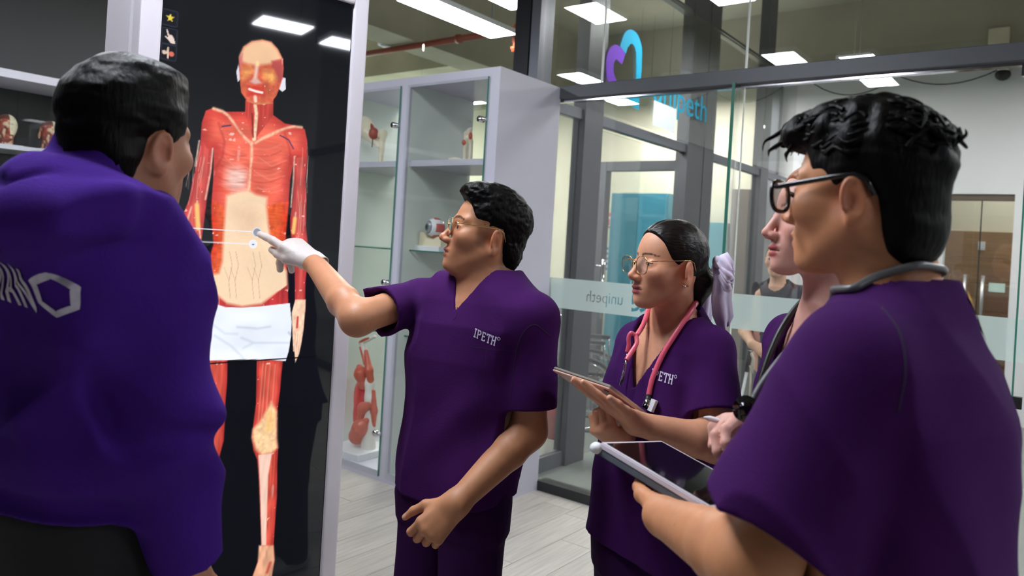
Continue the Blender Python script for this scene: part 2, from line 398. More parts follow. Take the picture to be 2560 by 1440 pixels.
def stroke(pts, wd):
    """outline polygon of a thick line; wd may be a list"""
    pts = [np.array(p, float) for p in pts]; n = len(pts); wd = [wd]*n if np.isscalar(wd) else wd; L = []; R = []
    for i in range(n):
        t = pts[min(i+1, n-1)]-pts[max(i-1, 0)]; t /= np.linalg.norm(t)+1e-9; q = np.array([-t[1], t[0]])*wd[i]/2; L.append(tuple(pts[i]+q)); R.append(tuple(pts[i]-q))
    return L+R[::-1]
# heart mark: teal loop and violet hook, in a unit box about 1 wide and 1 high
def heart(sc=1.0, ox=0, oy=0):
    T = lambda P: [(ox+x*sc, oy+y*sc) for x, y in P]
    teal = stroke([(.42, .70), (.47, .82)]+arc(.66, .73, .20, 150, 0, 12, .21)+[(.88, .55), (.88, .34)], [.17, .17]+[.19]*11+[.17, .16, .15, .12])
    tail = [(.50, .16), (.62, .04), (.94, -.03), (.94, .18), (.78, .155), (.55, .30), (.50, .25)]
    bit = [(.82, .16), (.95, .14), (.95, .24), (.885, .28), (.82, .24)]
    vio = stroke([(.45, .58), (.36, .62)]+arc(.31, .44, .20, 100, 190, 10, .20)+[(.13, .30), (.22, .20), (.34, .12), (.46, .05)], [.17, .2]+[.19]*11+[.19, .19, .19, .18])
    return T(teal), T(tail), T(bit), T(vio)
gl = []
for lp in outlines('unipeth', .098): gl.append([(-2.118-x*.86, 1.186+y) for x, y in lp])
for h in heart(.115, 0, 0)[:2]+heart(.115, 0, 0)[3:]: gl.append([(-1.955-x, 1.158+y) for x, y in h])
for x0, x1, g in ((-2.79, -1.50, gl), (-1.47, 4.5, [])):
    me = film_with_cutout(x0, x1, 1.128, 1.312, g)
    o = put('frosted_band', me, m_frost, g1); o.rotation_euler = (math.pi/2, 0, 0); o.location = (0, GY-.008, 0)
# ------------------------------------------------------------------ side partition running away, with the school's mark on it
g2 = struct(thing('window_2'), 'glass partition running away from the cabinet with a teal and violet heart mark', 'glass partition')
GX = -2.83
for a, b in ((3.98, 6.0), (6.005, 7.88), (7.885, 8.9)):
    box('pane', (GX+.055, a, 2.47), (GX+.065, b, 3.57), m_glass, g2)
for a, b in ((3.98, 4.38), (6.62, 8.9)):
    box('pane', (GX-.006, a, .1), (GX+.006, b, 2.38), m_glass, g2)
box('transom', (GX-.03, 3.97, 2.385), (GX+.03, 8.9, 2.46), m_frame2, g2, .003)
box('head_rail', (GX-.03, 3.97, 3.57), (GX+.03, 8.9, 3.62), m_frame2, g2)
box('base_rail', (GX-.03, 3.97, 0), (GX+.03, 4.60, .10), m_frame2, g2)
box('base_rail', (GX-.03, 6.62, 0), (GX+.03, 8.9, .06), m_frame2, g2)
for a, b, z in ((4.38, 4.62, ZC), (6.40, 6.62, ZC), (7.90, 8.12, ZC)): box('post', (GX-.05, a, 0), (GX+.05, b, z), m_frame, g2)
dr = box('glass_leaf', (GX-.006, 4.64, .02), (GX+.006, 5.30, 2.36), m_glass, g2)
for s in (-1, 1):
    MB().tube([(GX+s*.05, 4.74, 1.0), (GX+s*.05, 4.74, 1.43)], .012).tube([(GX, 4.74, 1.38), (GX+s*.05, 4.74, 1.38)], .007).build('handle', m_chrome, g2, True)
def decal(name, poly_or_mesh, mtl, parent, x, flip=False):
    return None
hm = heart(.56, 0, 0)
for nm, P, mm in (('heart_loop', hm[0], m_teal), ('heart_tail', hm[1], m_teal), ('heart_dot', hm[2], m_teal), ('heart_hook', hm[3], m_purp)):
    bm = bmesh.new(); vs_ = [bm.verts.new((GX+.067, 4.57+p[0]*1.0, 2.59+p[1]*.96)) for p in P]
    es = [bm.edges.new((vs_[i], vs_[(i+1) % len(vs_)])) for i in range(len(vs_))]; bmesh.ops.triangle_fill(bm, edges=es, use_beauty=True)
    ex = bmesh.ops.extrude_face_region(bm, geom=bm.faces[:]); bmesh.ops.translate(bm, verts=[q for q in ex['geom'] if isinstance(q, bmesh.types.BMVert)], vec=(.002, 0, 0))
    MB().bm(bm).build(nm, mm, g2)
me = text_mesh('unipeth', .315, .001); wx_ = max(v.co.x for v in me.vertices); me.transform(Matrix(((0, 0, 1, GX+.068), (1.05/wx_, 0, 0, 5.31), (0, 1, 0, 2.69), (0, 0, 0, 1)))); put('lettering', me, m_teal, g2)
pp = MB().box((GX+.066, 5.34, 2.505), (GX+.069, 5.74, 2.70)).build('paper_notice', m_paper)
tag(pp, 'blank white paper notice taped to the glass under the teal lettering', 'notice')
# ------------------------------------------------------------------ inner doorway of the side room
d1 = struct(thing('door_1'), 'dark framed doorway in the side room behind the glass', 'door')
box('jamb', (-3.67, 6.06, 0), (-3.585, 6.16, 2.32), m_frame, d1); box('jamb', (-2.895, 6.06, 0), (-2.785, 6.395, ZC-.01), m_frame, d1)
box('door_head', (-3.585, 6.065, 2.235), (-2.895, 6.155, 2.32), m_frame, d1)
box('pane', (-3.585, 6.10, .02), (-2.89, 6.112, 2.235), m_glass, d1)
# ------------------------------------------------------------------ glazed double door in the white wall
d2 = struct(thing('door_2'), 'glazed double door with steel bar handles in the white wall', 'door')
box('door_head', (-1.2, 9.02, 2.235), (-.6, 9.10, 2.30), mat('brown_head', (96, 84, 72), .5), d2)
for a, b in ((-1.2, -.885), (-.875, -.6)): box('leaf', (a, 9.03, .03), (b, 9.045, 2.235), m_glass, d2)
box('meeting_edge', (-.885, 9.022, .03), (-.875, 9.05, 2.36), mat('black_rail', (36, 38, 40), .5), d2)
for x in (-.985, -.83): MB().tube([(x, 8.96, .95), (x, 8.96, 1.47)], .016).tube([(x, 8.96, 1.36), (x, 9.03, 1.36)], .008).tube([(x, 8.96, 1.06), (x, 9.03, 1.06)], .008).build('handle', mat('brushed_steel', (190, 190, 190), .3, .9), d2, True)
MB().box((-.78, 9.018, 1.31), (-.64, 9.022, 1.40)).build('door_notice', mat('pale_green_paper', (176, 200, 190), .7), d2)
for i in range(6):                                # timber lined room seen through that door
    struct(box('trim_%d' % (6+i), (-2.6, 10.32, .12+i*.31), (1.2, 10.36, .12+(i+1)*.31-.004), m_wood), 'wood veneer board on the wall beyond the glazed door', 'panelling')
struct(box('wall_lobby', (-2.8, 10.36, 0), (1.4, 10.5, ZC), m_cream), 'pale wall above the wood boards beyond the glazed door', 'wall')
tag(MB().box((-1.02, 10.305, 1.76), (-.95, 10.321, 1.86)).box((-1.0, 10.300, 1.78), (-.97, 10.306, 1.84)).build('light_switch', m_white), 'cream light switch on the wood boards beyond the glazed door', 'switch')
# ------------------------------------------------------------------ LED panels
LZ = 3.45
def led(name, x, y, wx, ly, z, label, group, lm=None):
    t = thing(name, label, 'light', (x, y, z), 0, group)
    box('diffuser', (-wx/2, -ly/2, -.004), (wx/2, ly/2, .0), lm or m_ledb, t)
    MB().box((-wx/2-.012, -ly/2-.012, -.002), (-wx/2, ly/2+.012, .04)).box((wx/2, -ly/2-.012, -.002), (wx/2+.012, ly/2+.012, .04)).box((-wx/2, -ly/2-.012, -.002), (wx/2, -ly/2, .04)).box((-wx/2, ly/2, -.002), (wx/2, ly/2+.012, .04)).build('housing', mat('white_metal', (220, 222, 225), .5), t)
    box('uplight', (-wx/2, -ly/2, .034), (wx/2, ly/2, .038), m_upfill, t)  # glowing sheet added on the panel top to brighten the ceiling
    for sy in (-1, 1): MB().tube([(0, sy*ly*.35, .04), (0, sy*ly*.35, ZC-z)], .003, 6).build('suspension_wire', m_chrome, t)
    return t
led('led_panel', -4.45, 4.88, .30, 1.22, LZ, 'long bright LED panel hanging in the side room above the grey cabinet', 'corridor LED panels')
led('led_panel', -3.75, 4.45, .30, .9, LZ, 'LED panel hanging beside the long one in the side room', 'corridor LED panels')
for x, y, ly, lb in ((-2.22, 5.3, .5, 'LED panel in the corridor right behind the glass partition'), (-3.50, 8.2, .4, 'LED panel at the end of the side partition'), (-3.95, 8.15, .45, 'middle one of three LED panels above the teal lockers'), (-4.35, 8.15, .45, 'outer one of three LED panels above the teal lockers'), (-1.85, 7.7, .3, 'slim LED panel high in front of the white wall'),
                     (-6.9, 7.6, .9, 'LED panel in the far bay of the side room'), (-7.7, 4.75, .8, 'LED panel in the far bay beside the concrete pier'), (.5, 5.4, .9, 'LED panel over the middle of the corridor'), (.7, 7.6, .9, 'LED panel by the tall white wall of the corridor'), (-.5, 9.75, .5, 'LED panel in the wood lined lobby beyond the glazed door'), (3.4, 6.4, 1.2, 'LED panel over the open end of the corridor')):  # panels on this line are unseen, added to brighten bay, corridor and lobby
    led('led_panel', x, y, .28, ly, LZ, lb, 'corridor LED panels')
for x, y, ly, z, lb in ((1.27, 2.35, .36, 2.98, 'LED panel over the teaching room near the side wall'), (1.42, 2.93, .40, 2.98, 'LED panel over the teaching room next to the glass partition'), (-4.1, 1.40, .45, 3.2, 'LED panel over the floor in front of the left cabinets'), (-4.3, .30, .5, 3.2, 'LED panel over the floor beside the left cabinets'),
                    (-2.1, 1.33, .45, 3.2, 'LED panel straight above the display screen'), (-1.6, .30, .50, 3.2, 'LED panel above the person in the sweatshirt'), (-1.57, 1.02, .42, 3.2, 'LED panel above the space between the sweatshirt and the pointing arm'), (3.3, .3, .6, 3.2, 'long LED panel by the white side wall')):  # last panel is out of view, added to light the cabinet side
    led('led_panel', x, y, .26, ly, z, lb, 'teaching room LED panels', m_led)
# ------------------------------------------------------------------ display cabinets
def cabinet_unit(x0, x1, label, group, knob='right', lower=True):
    """unit open to the glass behind it, front along +x at y=0, depth .6"""
    wd = x1-x0; t = thing('display_cabinet', label, 'cabinet', (x0, 3.23, 0), 0, group)
    box('side_panel', (0, .02, 0), (.04, .60, 2.48), m_cabin, t); 
    box('side_panel', (wd-.04, .02, 0), (wd, .60, 2.48), m_cab if x1 > -2.7 else m_cabin, t)
    box('top_panel', (.04, .02, 2.44), (wd-.04, .60, 2.48), m_cab, t); box('bottom_panel', (.04, .02, .0), (wd-.04, .60, .05), m_cab, t)
    rs = .085 if x1 > -2.7 else .04; MB().box((0, 0, .0), (.04, .02, 2.48)).box((wd-rs, 0, 0), (wd, .02, 2.48)).box((.04, 0, 2.418), (wd-rs, .02, 2.48)).box((.04, 0, 0), (wd-rs, .02, .06)).build('face_frame', m_cab, t)
    box('shelf', (.04, .03, 1.94), (wd-.04, .57, 1.975), m_cab, t)
    for z in (1.43, .90): box('glass_shelf', (.04, .08, z-.008), (wd-.04, .57, z), m_glassd, t); box('shelf_edge', (.04, .074, z-.008), (wd-.04, .08, z), m_gedge, t)
    d = box('glass_door', (.03, -.012, .03), (wd-rs+.01, -.004, 2.430), m_glassd, t); box('door_edge', (wd-rs+.007, -.0125, .03), (wd-rs+.011, -.0035, 2.430), m_gedge, d)
    for z in (2.19, 1.22, .29):
        MB().tube([(wd-rs-.025, -.03, z), (wd-rs-.025, .005, z)], .018, 16).tube([(wd-rs-.01, -.022, z), (wd-rs+.01, -.004, z)], .012).build('hinge_knob', m_chrome, d, True)
    return t
NM = ('bare wide-fronted glass cabinet showing the eye model', 'glass cabinet showing the arm muscle model and the hip joint', 'glass cabinet behind the display screen', 'glass cabinet in the corner behind the display screen')
XS = (-2.62, -3.36, -4.06, -4.76, -5.46)
NM = ('grey glass door cabinet with the eye model and elbow model', 'grey glass door cabinet with the arm muscle model and hip joint', 'grey glass door cabinet mostly hidden behind the display screen', 'grey glass door cabinet in the corner beside the dark wall')
for i in range(4): cabinet_unit(XS[i+1], XS[i], NM[i], 'row of grey display cabinets')
def cabinet_left(y0, y1, label):
    t = thing('glass_cabinet', label, 'cabinet', (-5.85, y0, 0), 0, 'cabinets along the dark wall'); L = y1-y0; bk = mat('black_laminate', (30, 31, 33), .35); wh = mat('white_laminate', (222, 220, 232), .4)
    box('back_panel', (-.55, 0, 0), (-.53, L, 2.48), bk, t)
    for y in (0, L-.02): box('side_panel', (-.53, y, 0), (0, y+.02, 2.425), bk, t)
    box('top_panel', (-.53, 0, 2.425), (.01, L, 2.48), wh, t); box('bottom_panel', (-.53, .02, 0), (0, L-.02, .06), bk, t)
    box('shelf', (-.5, .02, 1.945), (-.01, L-.02, 1.975), wh, t); box('shelf', (-.5, .02, 1.2), (-.01, L-.02, 1.225), bk, t)
    box('glass_door', (.002, .01, .06), (.010, L/2-.002, 2.42), m_glassd, t); box('glass_door', (.002, L/2+.002, .06), (.010, L-.01, 2.42), m_glassd, t)
cabinet_left(1.15, 2.85, 'white topped wall cabinet with a black interior holding two anatomical heads')
cabinet_left(-.6, 1.14, 'white topped black wall cabinet next to the one with heads')
# ------------------------------------------------------------------ models on the shelves
m_bone = mat('bone_plastic', (226, 216, 190), .4, var=(30, .06)); m_muscle = mat('muscle_plastic', (196, 92, 74), .35, var=(40, .12)); m_redgloss = mat('glossy_red', (205, 24, 34), .12, coat=.6)
m_whiteb = mat('white_base', (226, 228, 232), .45)
# eye model
t = thing('eye_model', 'large glossy eyeball model on a cream stand on the glass shelf', 'anatomical model', (-3.222, 3.41, 1.43))
box('base_plate', (-.094, -.07, -.001), (.115, .07, .03), m_whiteb, t, .003)
MB().prism([(-.085, .03), (.10, .03), (.10, .085), (.07, .09), (.04, .075), (.01, .072), (-.03, .082), (-.05, .11), (-.08, .115)], -.04, .04).build('stand', mat('cream_plastic', (226, 216, 186), .45), t)
def unit0(a): return a/np.linalg.norm(a)
def eyec(v):
    q = (v-np.array([.01, 0, .145]))/.062; c = np.repeat(C3(226, 228, 230)[None], len(v), 0); ax = unit0(np.array([-.30, -.95, .03])); a = q@ax; s = np.linalg.norm(q-a[:, None]*ax, axis=1)
    red = ((q[:, 2] > .78) | (q[:, 2] < -.74) | ((q[:, 0] > .42) & (np.abs(q[:, 2]+.02) < .42))) & (a < .4); c[red] = C3(198, 96, 92)
    c[(a > 0) & (s < .66)] = C3(96, 102, 108); c[(a > 0) & (s < .60)] = C3(140, 146, 152); c[(a > 0) & (s < .36)] = C3(84, 90, 96); c[(a > 0) & (s < .20)] = C3(10, 10, 12); return c
m_vc = mat('painted_plastic', (200, 200, 200), .18, vcol='Col', coat=.3); m_vcm = mat('painted_matt', (200, 200, 200), .45, vcol='Col')
organic('eyeball', lambda p: smin(ell(p, (.01, 0, .145), (.062, .062, .062)), ell(p, (.01-.30*.018, -.95*.018, .145), (.047, .047, .047)), .006), (-.08, -.09, .06), (.1, .09, .23), .0022, m_vc, t, eyec)
# elbow model
t = thing('elbow_model', 'elbow joint model of cream bones with red muscle patches on the cabinet shelf', 'anatomical model', (-3.13, 3.55, 1.975))
organic('upright_bones', lambda p: smin(smin(chain(p, [(.005, 0, .02), (.0, 0, .1), (.012, 0, .17), (.008, 0, .20)], [.014, .011, .016, .02], .01), chain(p, [(.04, .01, .02), (.038, .01, .15), (.03, 0, .22), (.042, 0, .235)], [.015, .012, .014, .008], .01), .012), ell(p, (.02, 0, .172), (.028, .016, .014)), .01), (-.05, -.05, 0), (.08, .05, .27), .003, m_bone, t)
organic('muscle', lambda p: smin(ell(p, (.0, -.012, .145), (.016, .012, .018)), ell(p, (.046, -.008, .185), (.014, .012, .022)), .006), (-.04, -.04, .1), (.08, .04, .23), .0025, m_muscle, t)
organic('lying_bone', lambda p: chain(p, [(-.075, -.05, .03), (-.03, -.05, .036), (.06, -.04, .014)], [.014, .013, .010], .01), (-.12, -.09, 0), (.09, .0, .07), .003, m_bone, t)
organic('muscle', lambda p: ell(p, (-.08, -.045, .022), (.036, .018, .022)), (-.13, -.08, -.002), (-.03, -.01, .06), .003, m_muscle, t)
box('base_plate', (-.12, -.08, .0), (.04, .05, .005), m_whiteb, t)
# hip joint
t = thing('hip_model', 'hip joint model with a pale pelvis bone and brown red ball on the cabinet shelf', 'anatomical model', (-3.765, 3.38, 1.975))
organic('pelvis', lambda p: smin(ell(p, (-.13, 0, .25), (.10, .03, .075), rotm((0, 1, 0), 12)), smin(chain(p, [(-.08, 0, .21), (-.02, 0, .17)], [.05, .035], .01), chain(p, [(-.03, 0, .17), (.03, 0, .12)], [.03, .016], .01), .02), .03), (-.28, -.08, .06), (.08, .08, .36), .004, m_bone, t)
organic('socket_ball', lambda p: smin(ell(p, (.0, -.025, .20), (.036, .03, .04)), rc(p, (-.012, -.03, .245), (-.022, -.03, .262), .012, .006), .01), (-.07, -.08, .13), (.06, .03, .29), .003, mat('brown_red', (158, 72, 56), .4), t)
organic('femur', lambda p: chain(p, [(.02, 0, .19), (.065, 0, .2), (.06, 0, .1), (.055, 0, .022)], [.02, .024, .016, .018], .02), (-.02, -.05, -.02), (.12, .05, .25), .004, m_bone, t)
MB().tube([(0, -.03, .17), (-.002, -.03, .11)], .003).build('cord', m_black, t); box('base_plate', (-.2, -.07, 0), (.1, .07, .006), m_whiteb, t)
# arm muscle model
t = thing('arm_muscle_model', 'tall arm muscle model with a bent hand on a white base in the cabinet', 'anatomical model', (-3.755, 3.43, .05))
box('base_plate', (-.20, -.16, .0), (.12, .16, .045), m_whiteb, t, .003)
A0 = [(.035, 0, .05), (.02, 0, .2), (.02, 0, .38), (.01, 0, .47), (-.02, 0, .6), (-.075, 0, .72)]
organic('bone_core', lambda p: smin(chain(p, A0, [.05, .044, .03, .03, .02, .02], .02), chain(p, [(.075, .0, .16), (.06, 0, .4)], [.016, .012], .01), .015), (-.14, -.08, 0), (.13, .08, .78), .004, mat('pale_tendon', (224, 220, 214), .4), t)
for nm, P, R_ in (('deltoid', [(-.035, -.035, .12), (.0, -.045, .18), (.045, -.04, .235)], [.06, .055, .02]), ('biceps', [(-.012, -.03, .22), (.0, -.03, .31), (.04, -.03, .33)], [.03, .036, .026]), ('triceps', [(.075, 0, .2), (.07, 0, .3), (.055, 0, .43)], [.014, .022, .012]),
                  ('forearm_muscle', [(-.02, -.03, .45), (-.045, -.03, .53), (-.075, -.02, .57)], [.022, .045, .02]), ('forearm_muscle', [(.03, -.01, .5), (.02, -.02, .56), (-.03, -.01, .68)], [.024, .026, .014]), ('forearm_muscle', [(-.02, -.02, .6), (-.08, -.015, .7)], [.012, .01])):
    organic(nm, (lambda P, R_: lambda p: chain(p, P, R_, .02))(P, R_), (-.16, -.13, 0), (.14, .08, .76), .004, m_muscle, t)
organic('hand', lambda p: smin(ell(p, (-.06, 0, .745), (.05, .02, .014), rotm((0, 1, 0), -22)), smin(chain(p, [(-.03, 0, .755), (.03, 0, .785), (.045, 0, .785)], [.012, .009, .007], .01), chain(p, [(-.08, 0, .735), (-.11, 0, .725)], [.014, .01], .01), .01), .012), (-.16, -.06, .68), (.09, .06, .83), .003, mat('pale_tendon', (224, 220, 214), .4), t)
organic('hand_muscle', lambda p: ell(p, (-.055, -.01, .752), (.055, .016, .011), rotm((0, 1, 0), -24)), (-.14, -.05, .69), (.03, .03, .81), .003, m_muscle, t)
# red glossy organ behind
t = thing('red_organ_model', 'glossy red organ model standing on the white base beside the arm muscle model', 'anatomical model', (-3.895, 3.515, .094))
organic('organ', lambda p: smin(ell(p, (.0, 0, .33), (.074, .05, .1)), ell(p, (-.005, 0, .19), (.066, .05, .15)), .04), (-.13, -.09, .0), (.13, .09, .46), .005, m_redgloss, t)
MB().tube([(0, 0, .43), (.0, 0, .45)], .02).build('cap', m_chrome, t); MB().tube([(0, 0, 0), (0, 0, .08)], .04, 16).build('foot', m_whiteb, t)
# white mannequin skull
t = thing('skull_model', 'white skull model peeping out beside the arm muscle model', 'anatomical model', (-3.63, 3.72, .05))
organic('skull', lambda p: np.maximum(smin(smin(ell(p, (.02, 0, .60), (.10, .075, .085)), ell(p, (.0, -.03, .53), (.05, .05, .05)), .03), rc(p, (0, -.02, .53), (0, -.03, .47), .04, .03), .03), -np.minimum(ell(p, (-.02, -.09, .55), (.02, .03, .018)), ell(p, (.02, -.085, .505), (.012, .03, .012)))), (-.12, -.14, .42), (.14, .11, .70), .004, m_bone, t)
MB().tube([(.01, .0, 0), (.01, .0, .48)], .012).build('stand_rod', m_chrome, t); box('base_plate', (-.07, -.07, 0), (.09, .07, .02), m_whiteb, t)
# two anatomical heads in the left cabinet
def head_model(y, label, sk):
    t = thing('head_model', label, 'anatomical model', (-6.08, y, 1.975), math.radians(-8), None)
    def f(p):
        d = smin(ell(p, (-.01, 0, .155), (.082, .065, .075)), ell(p, (.02, 0, .115), (.055, .052, .07)), .02)
        d = smin(d, ell(p, (.045, 0, .055), (.028, .03, .02)), .025); d = smin(d, rc(p, (.07, 0, .125), (.088, 0, .092), .008, .011), .012)
        d = smin(d, ell(p, (.066, 0, .068), (.014, .022, .012)), .01); d = smin(d, rc(p, (-.02, 0, .07), (-.02, 0, .0), .046, .05), .02)
        for s in (-1, 1):
            d = smax(d, -ell(p, (.078, s*.026, .118), (.016, .014, .010)), .008); d = smin(d, ell(p, (.058, s*.026, .118), (.012, .012, .010)), .004)
        d = smin(d, ell(p, (-.005, -.066, .115), (.016, .008, .026)), .006); return d+vnoise(p*70)*.003
    def col(v):
        n = vnoise(v*np.array([60, 60, 18.])); n2 = vnoise(v*45.+9); c = mixc(C3(176, 84, 68), C3(132, 60, 48), sstep(n, -.1, .3)); c = mixc(c, C3(222, 196, 160), sstep(n2, .12, .25))
        b = (v[:, 1] > .004) & (v[:, 2] > .085); c[b] = mixc(C3(226, 218, 190), C3(190, 176, 140), sstep(n2, .1, .3))[b]; c[(v[:, 2] < .03) & (np.abs(n) < .08)] = C3(220, 200, 176)
        c[(v[:, 1] < -.062)] = C3(206, 150, 120); c[(v[:, 2] > .19) & (v[:, 1] < .004)] = C3(110, 60, 44); return c
    organic('head', f, (-.11, -.09, .0), (.12, .09, .25), .0028, m_vcm, t, col)
    box('base_plate', (-.1, -.09, 0), (.1, .09, .012), m_whiteb, t, .002)
head_model(2.30, 'anatomical head with one exposed skull side standing right next to its twin', 0)
head_model(2.02, 'anatomical head on the white shelf at the open end of the cabinet', 1)
# ------------------------------------------------------------------ things behind the glass
t = thing('camera_dome', 'small dome security camera hanging under the concrete beam', 'camera', (-.76, 8.95, 3.50))
MB().tube([(0, 0, 0), (0, 0, .08)], .055, 20).build('mount', m_white, t, True); MB().ball((0, 0, 0), (.07, .07, .06)).build('dome', m_black, t, True)
t = thing('junction_box', 'grey junction box with a stub pipe on the concrete beam', 'junction box', (-.80, 8.86, 3.86)); box('box_body', (-.09, -.07, -.08), (.09, 0, .08), m_conc2, t, .01); MB().tube([(-.02, -.04, -.08), (-.02, -.04, -.2)], .03).build('stub_pipe', m_conc2, t)
def cable(name, P, rad, m_, label):
    P = np.array(P); tt = np.linspace(0, 1, 24); k = np.linspace(0, 1, len(P)); tag(MB().tube(np.stack([np.interp(tt, k, P[:, i]) for i in range(3)], 1), rad, 8).build(name, m_, None, True), label, 'cable')
def sag(a, b, s, n=9): return [tuple(np.array(a)*(1-q)+np.array(b)*q-np.array([0, 0, s*4*q*(1-q)])) for q in np.linspace(0, 1, n)]
cable('cable', sag((-2.6, 8.93, 3.56), (-1.75, 8.93, 3.55), .16), .006, m_black, 'black cable sagging under the beam near the glazed corner')
cable('cable', sag((-1.7, 8.93, 3.56), (-.78, 8.93, 3.56), .12), .006, m_black, 'black cable sagging towards the dome camera')
tag(MB().tube([(-3.6, 8.0, 4.30), (.2, 5.2, 4.30)], .018).tube([(-1.7,6.6,4.30),(-1.66,6.57,4.30)],.026).build('conduit', mat('galvanised', (150, 152, 150), .45, .6), None, True), 'thin grey conduit under the concrete ceiling', 'pipe')
m_rpipe = mat('rust_red_pipe', (138, 66, 48), .5)
t = thing('sprinkler_pipe', 'rust red sprinkler pipe with a hanging sprinkler head', 'pipe', (-4.41, 5.62, 3.54))
MB().tube([(-4.55, .05, 0), (.10, 0, 0)], .032, 14).build('pipe', m_rpipe, t, True)
for cx_c in (-.75, -3.0): MB().tube([(cx_c, .01, 0), (cx_c+.05, .01, 0)], .046, 14).build('coupling', m_rpipe, t, True)
MB().tube([(0, 0, .05), (0, 0, -.12)], .024).build('drop', m_rpipe, t, True); MB().tube([(0, 0, -.12), (0, 0, -.17)], .014).build('nipple', m_rpipe, t, True)
MB().tube([(0, 0, -.17), (0, 0, -.185), (0, 0, -.19), (0, 0, -.21)], [.034, .034, .022, .026], 14).build('sprinkler_head', mat('orange_red', (226, 74, 34), .4), t, True)
for sx in (-2.2, -.3): MB().tube([(sx, .01, 0), (sx, .01, .87)], .006, 6).build('hanger_rod', m_chrome, t)
t = thing('smoke_detector', 'round white smoke detector on a pale ceiling bay', 'detector', (-6.40, 5.8, 3.66)); MB().tube([(0, 0, 0), (0, 0, .05)], [.085, .095], 24).build('detector_body', m_white, t, True); MB().tube([(0, 0, -.02), (0, 0, 0)], [.04, .06], 20).build('sensor_cap', m_white, t, True); MB().tube([(0,0,.05),(0,0,.76)],.02).build('drop_pipe',m_white,t)
struct(box('ceiling_bay', (-9.0, 3.95, ZC-.012), (-6.16, 8.85, ZC-.001), m_conc2), 'pale concrete ceiling of the far bay', 'ceiling')
# teal lockers and brown posts in the side room, standing against the cream end wall
def locker(x, y, wx, h, m_, label, cat='cabinet', nm='locker'):
    t = thing(nm, label, cat, (x, y, 0)); box('body', (-wx/2, 0, 0), (wx/2, .4, h), m_, t)
    box('door_leaf', (-wx/2+.01, -.018, .06), (-.003, 0, h-.03), m_, t); box('door_leaf', (.003, -.018, .06), (wx/2-.01, 0, h-.03), m_, t)
    for s in (-.03, .03): MB().tube([(s, -.03, h*.45), (s, -.03, h*.45+.12)], .006).build('handle', m_chrome, t)
mt1 = mat('teal_laminate', (58, 134, 158), .4); mt2 = mat('light_teal_laminate', (104, 172, 186), .4); mbr = mat('brown_post', (92, 74, 58), .6)
locker(-4.52, 8.5, .8, 2.24, mt1, 'tall teal locker against the cream wall in the side room')
locker(-3.62, 8.5, .5, 1.9, mt2, 'light teal locker beside the brown post in the side room')
tag(MB().box((-3.34, 8.55, 0), (-3.14, 8.75, 2.3)).box((-3.36, 8.53, 0), (-3.12, 8.77, .12)).build('wood_post', mbr), 'brown wooden post next to the light teal locker', 'post')
locker(-5.75, 8.45, .5, 1.0, mat('grey_locker', (120, 126, 126), .5), 'low grey cabinet under the fire sign')
t = thing('fire_sign', 'red and white fire extinguisher sign on the cream wall', 'sign', (-5.22, 8.99, 1.91)); box('sign_plate', (-.05, -.006, -.10), (.05, 0, .10), mat('sign_red', (206, 62, 48), .5), t); box('sign_field', (-.03, -.009, -.085), (.032, -.006, .05), m_white, t); MB().box((-.012, -.011, -.07), (.012, -.009, .01)).box((-.02,-.011,.012),(.006,-.009,.02)).build('sign_symbol', mat('sign_red', (206, 62, 48), .5), t)
t = thing('wall_chart', 'white chart with a grid of small drawings on the cream wall', 'poster', (-5.26, 8.99, 1.385)); box('sheet', (-.16, -.005, -.19), (.16, 0, .19), m_paper, t)
g = MB()
for i in range(4):
    for j in range(5): g.box((-.13+i*.072, -.007, -.16+j*.07), (-.13+i*.072+.04, -.005, -.16+j*.07+.034))
g.build('grid_drawings', mat('ink_blue', (84, 100, 132), .6), t)
# wheelchair parked behind the glass
t = thing('wheelchair', 'dark folding wheelchair parked behind the frosted glass band', 'wheelchair', (-3.35, 5.55, 0), math.radians(25))
for s in (-1, 1):
    P = [(math.cos(a)*.30, s*.27, .30+math.sin(a)*.30) for a in np.linspace(0, 2*math.pi, 33)]
    wh_ = MB().tube(P, .016, 8, False).build('wheel', m_black, t, True); MB().tube([(q[0]*.9, s*.30, .30+(q[2]-.30)*.9) for q in P], .008, 6, False).build('push_rim', m_chrome, wh_, True)
    sp = MB()
    for a in np.linspace(0, math.pi, 7)[:-1]: sp.tube([(math.cos(a)*.3, s*.27, .3+math.sin(a)*.3), (-math.cos(a)*.3, s*.27, .3-math.sin(a)*.3)], .003, 5)
    sp.build('spokes', m_chrome, wh_)
    MB().tube([(-.25, s*.22, .94), (-.18, s*.22, .92), (-.18, s*.22, .45), (.25, s*.22, .45), (.32, s*.22, .15)], .011).tube([(-.18, s*.22, .72), (.15, s*.22, .72), (.16, s*.22, .45)], .011).build('side_frame', m_chrome, t, True)
    MB().tube([(.26, s*.22+math.cos(a)*0, .075) for a in (0, 1)], .01).ball((.27, s*.22, .076), (.075, .018, .075)).build('caster', m_black, t, True)
    MB().box((-.1, s*.22-.03, .72), (.16, s*.22+.03, .75), .008).build('armrest', m_black, t)
box('seat', (-.17, -.21, .44), (.24, .21, .48), m_black, t, .01); box('backrest', (-.20, -.21, .52), (-.17, .21, .90), m_black, t, .01)
for s in (-1, 1): box('footrest', (.28, s*.11-.08, .13), (.45, s*.11+.08, .15), m_black, t)
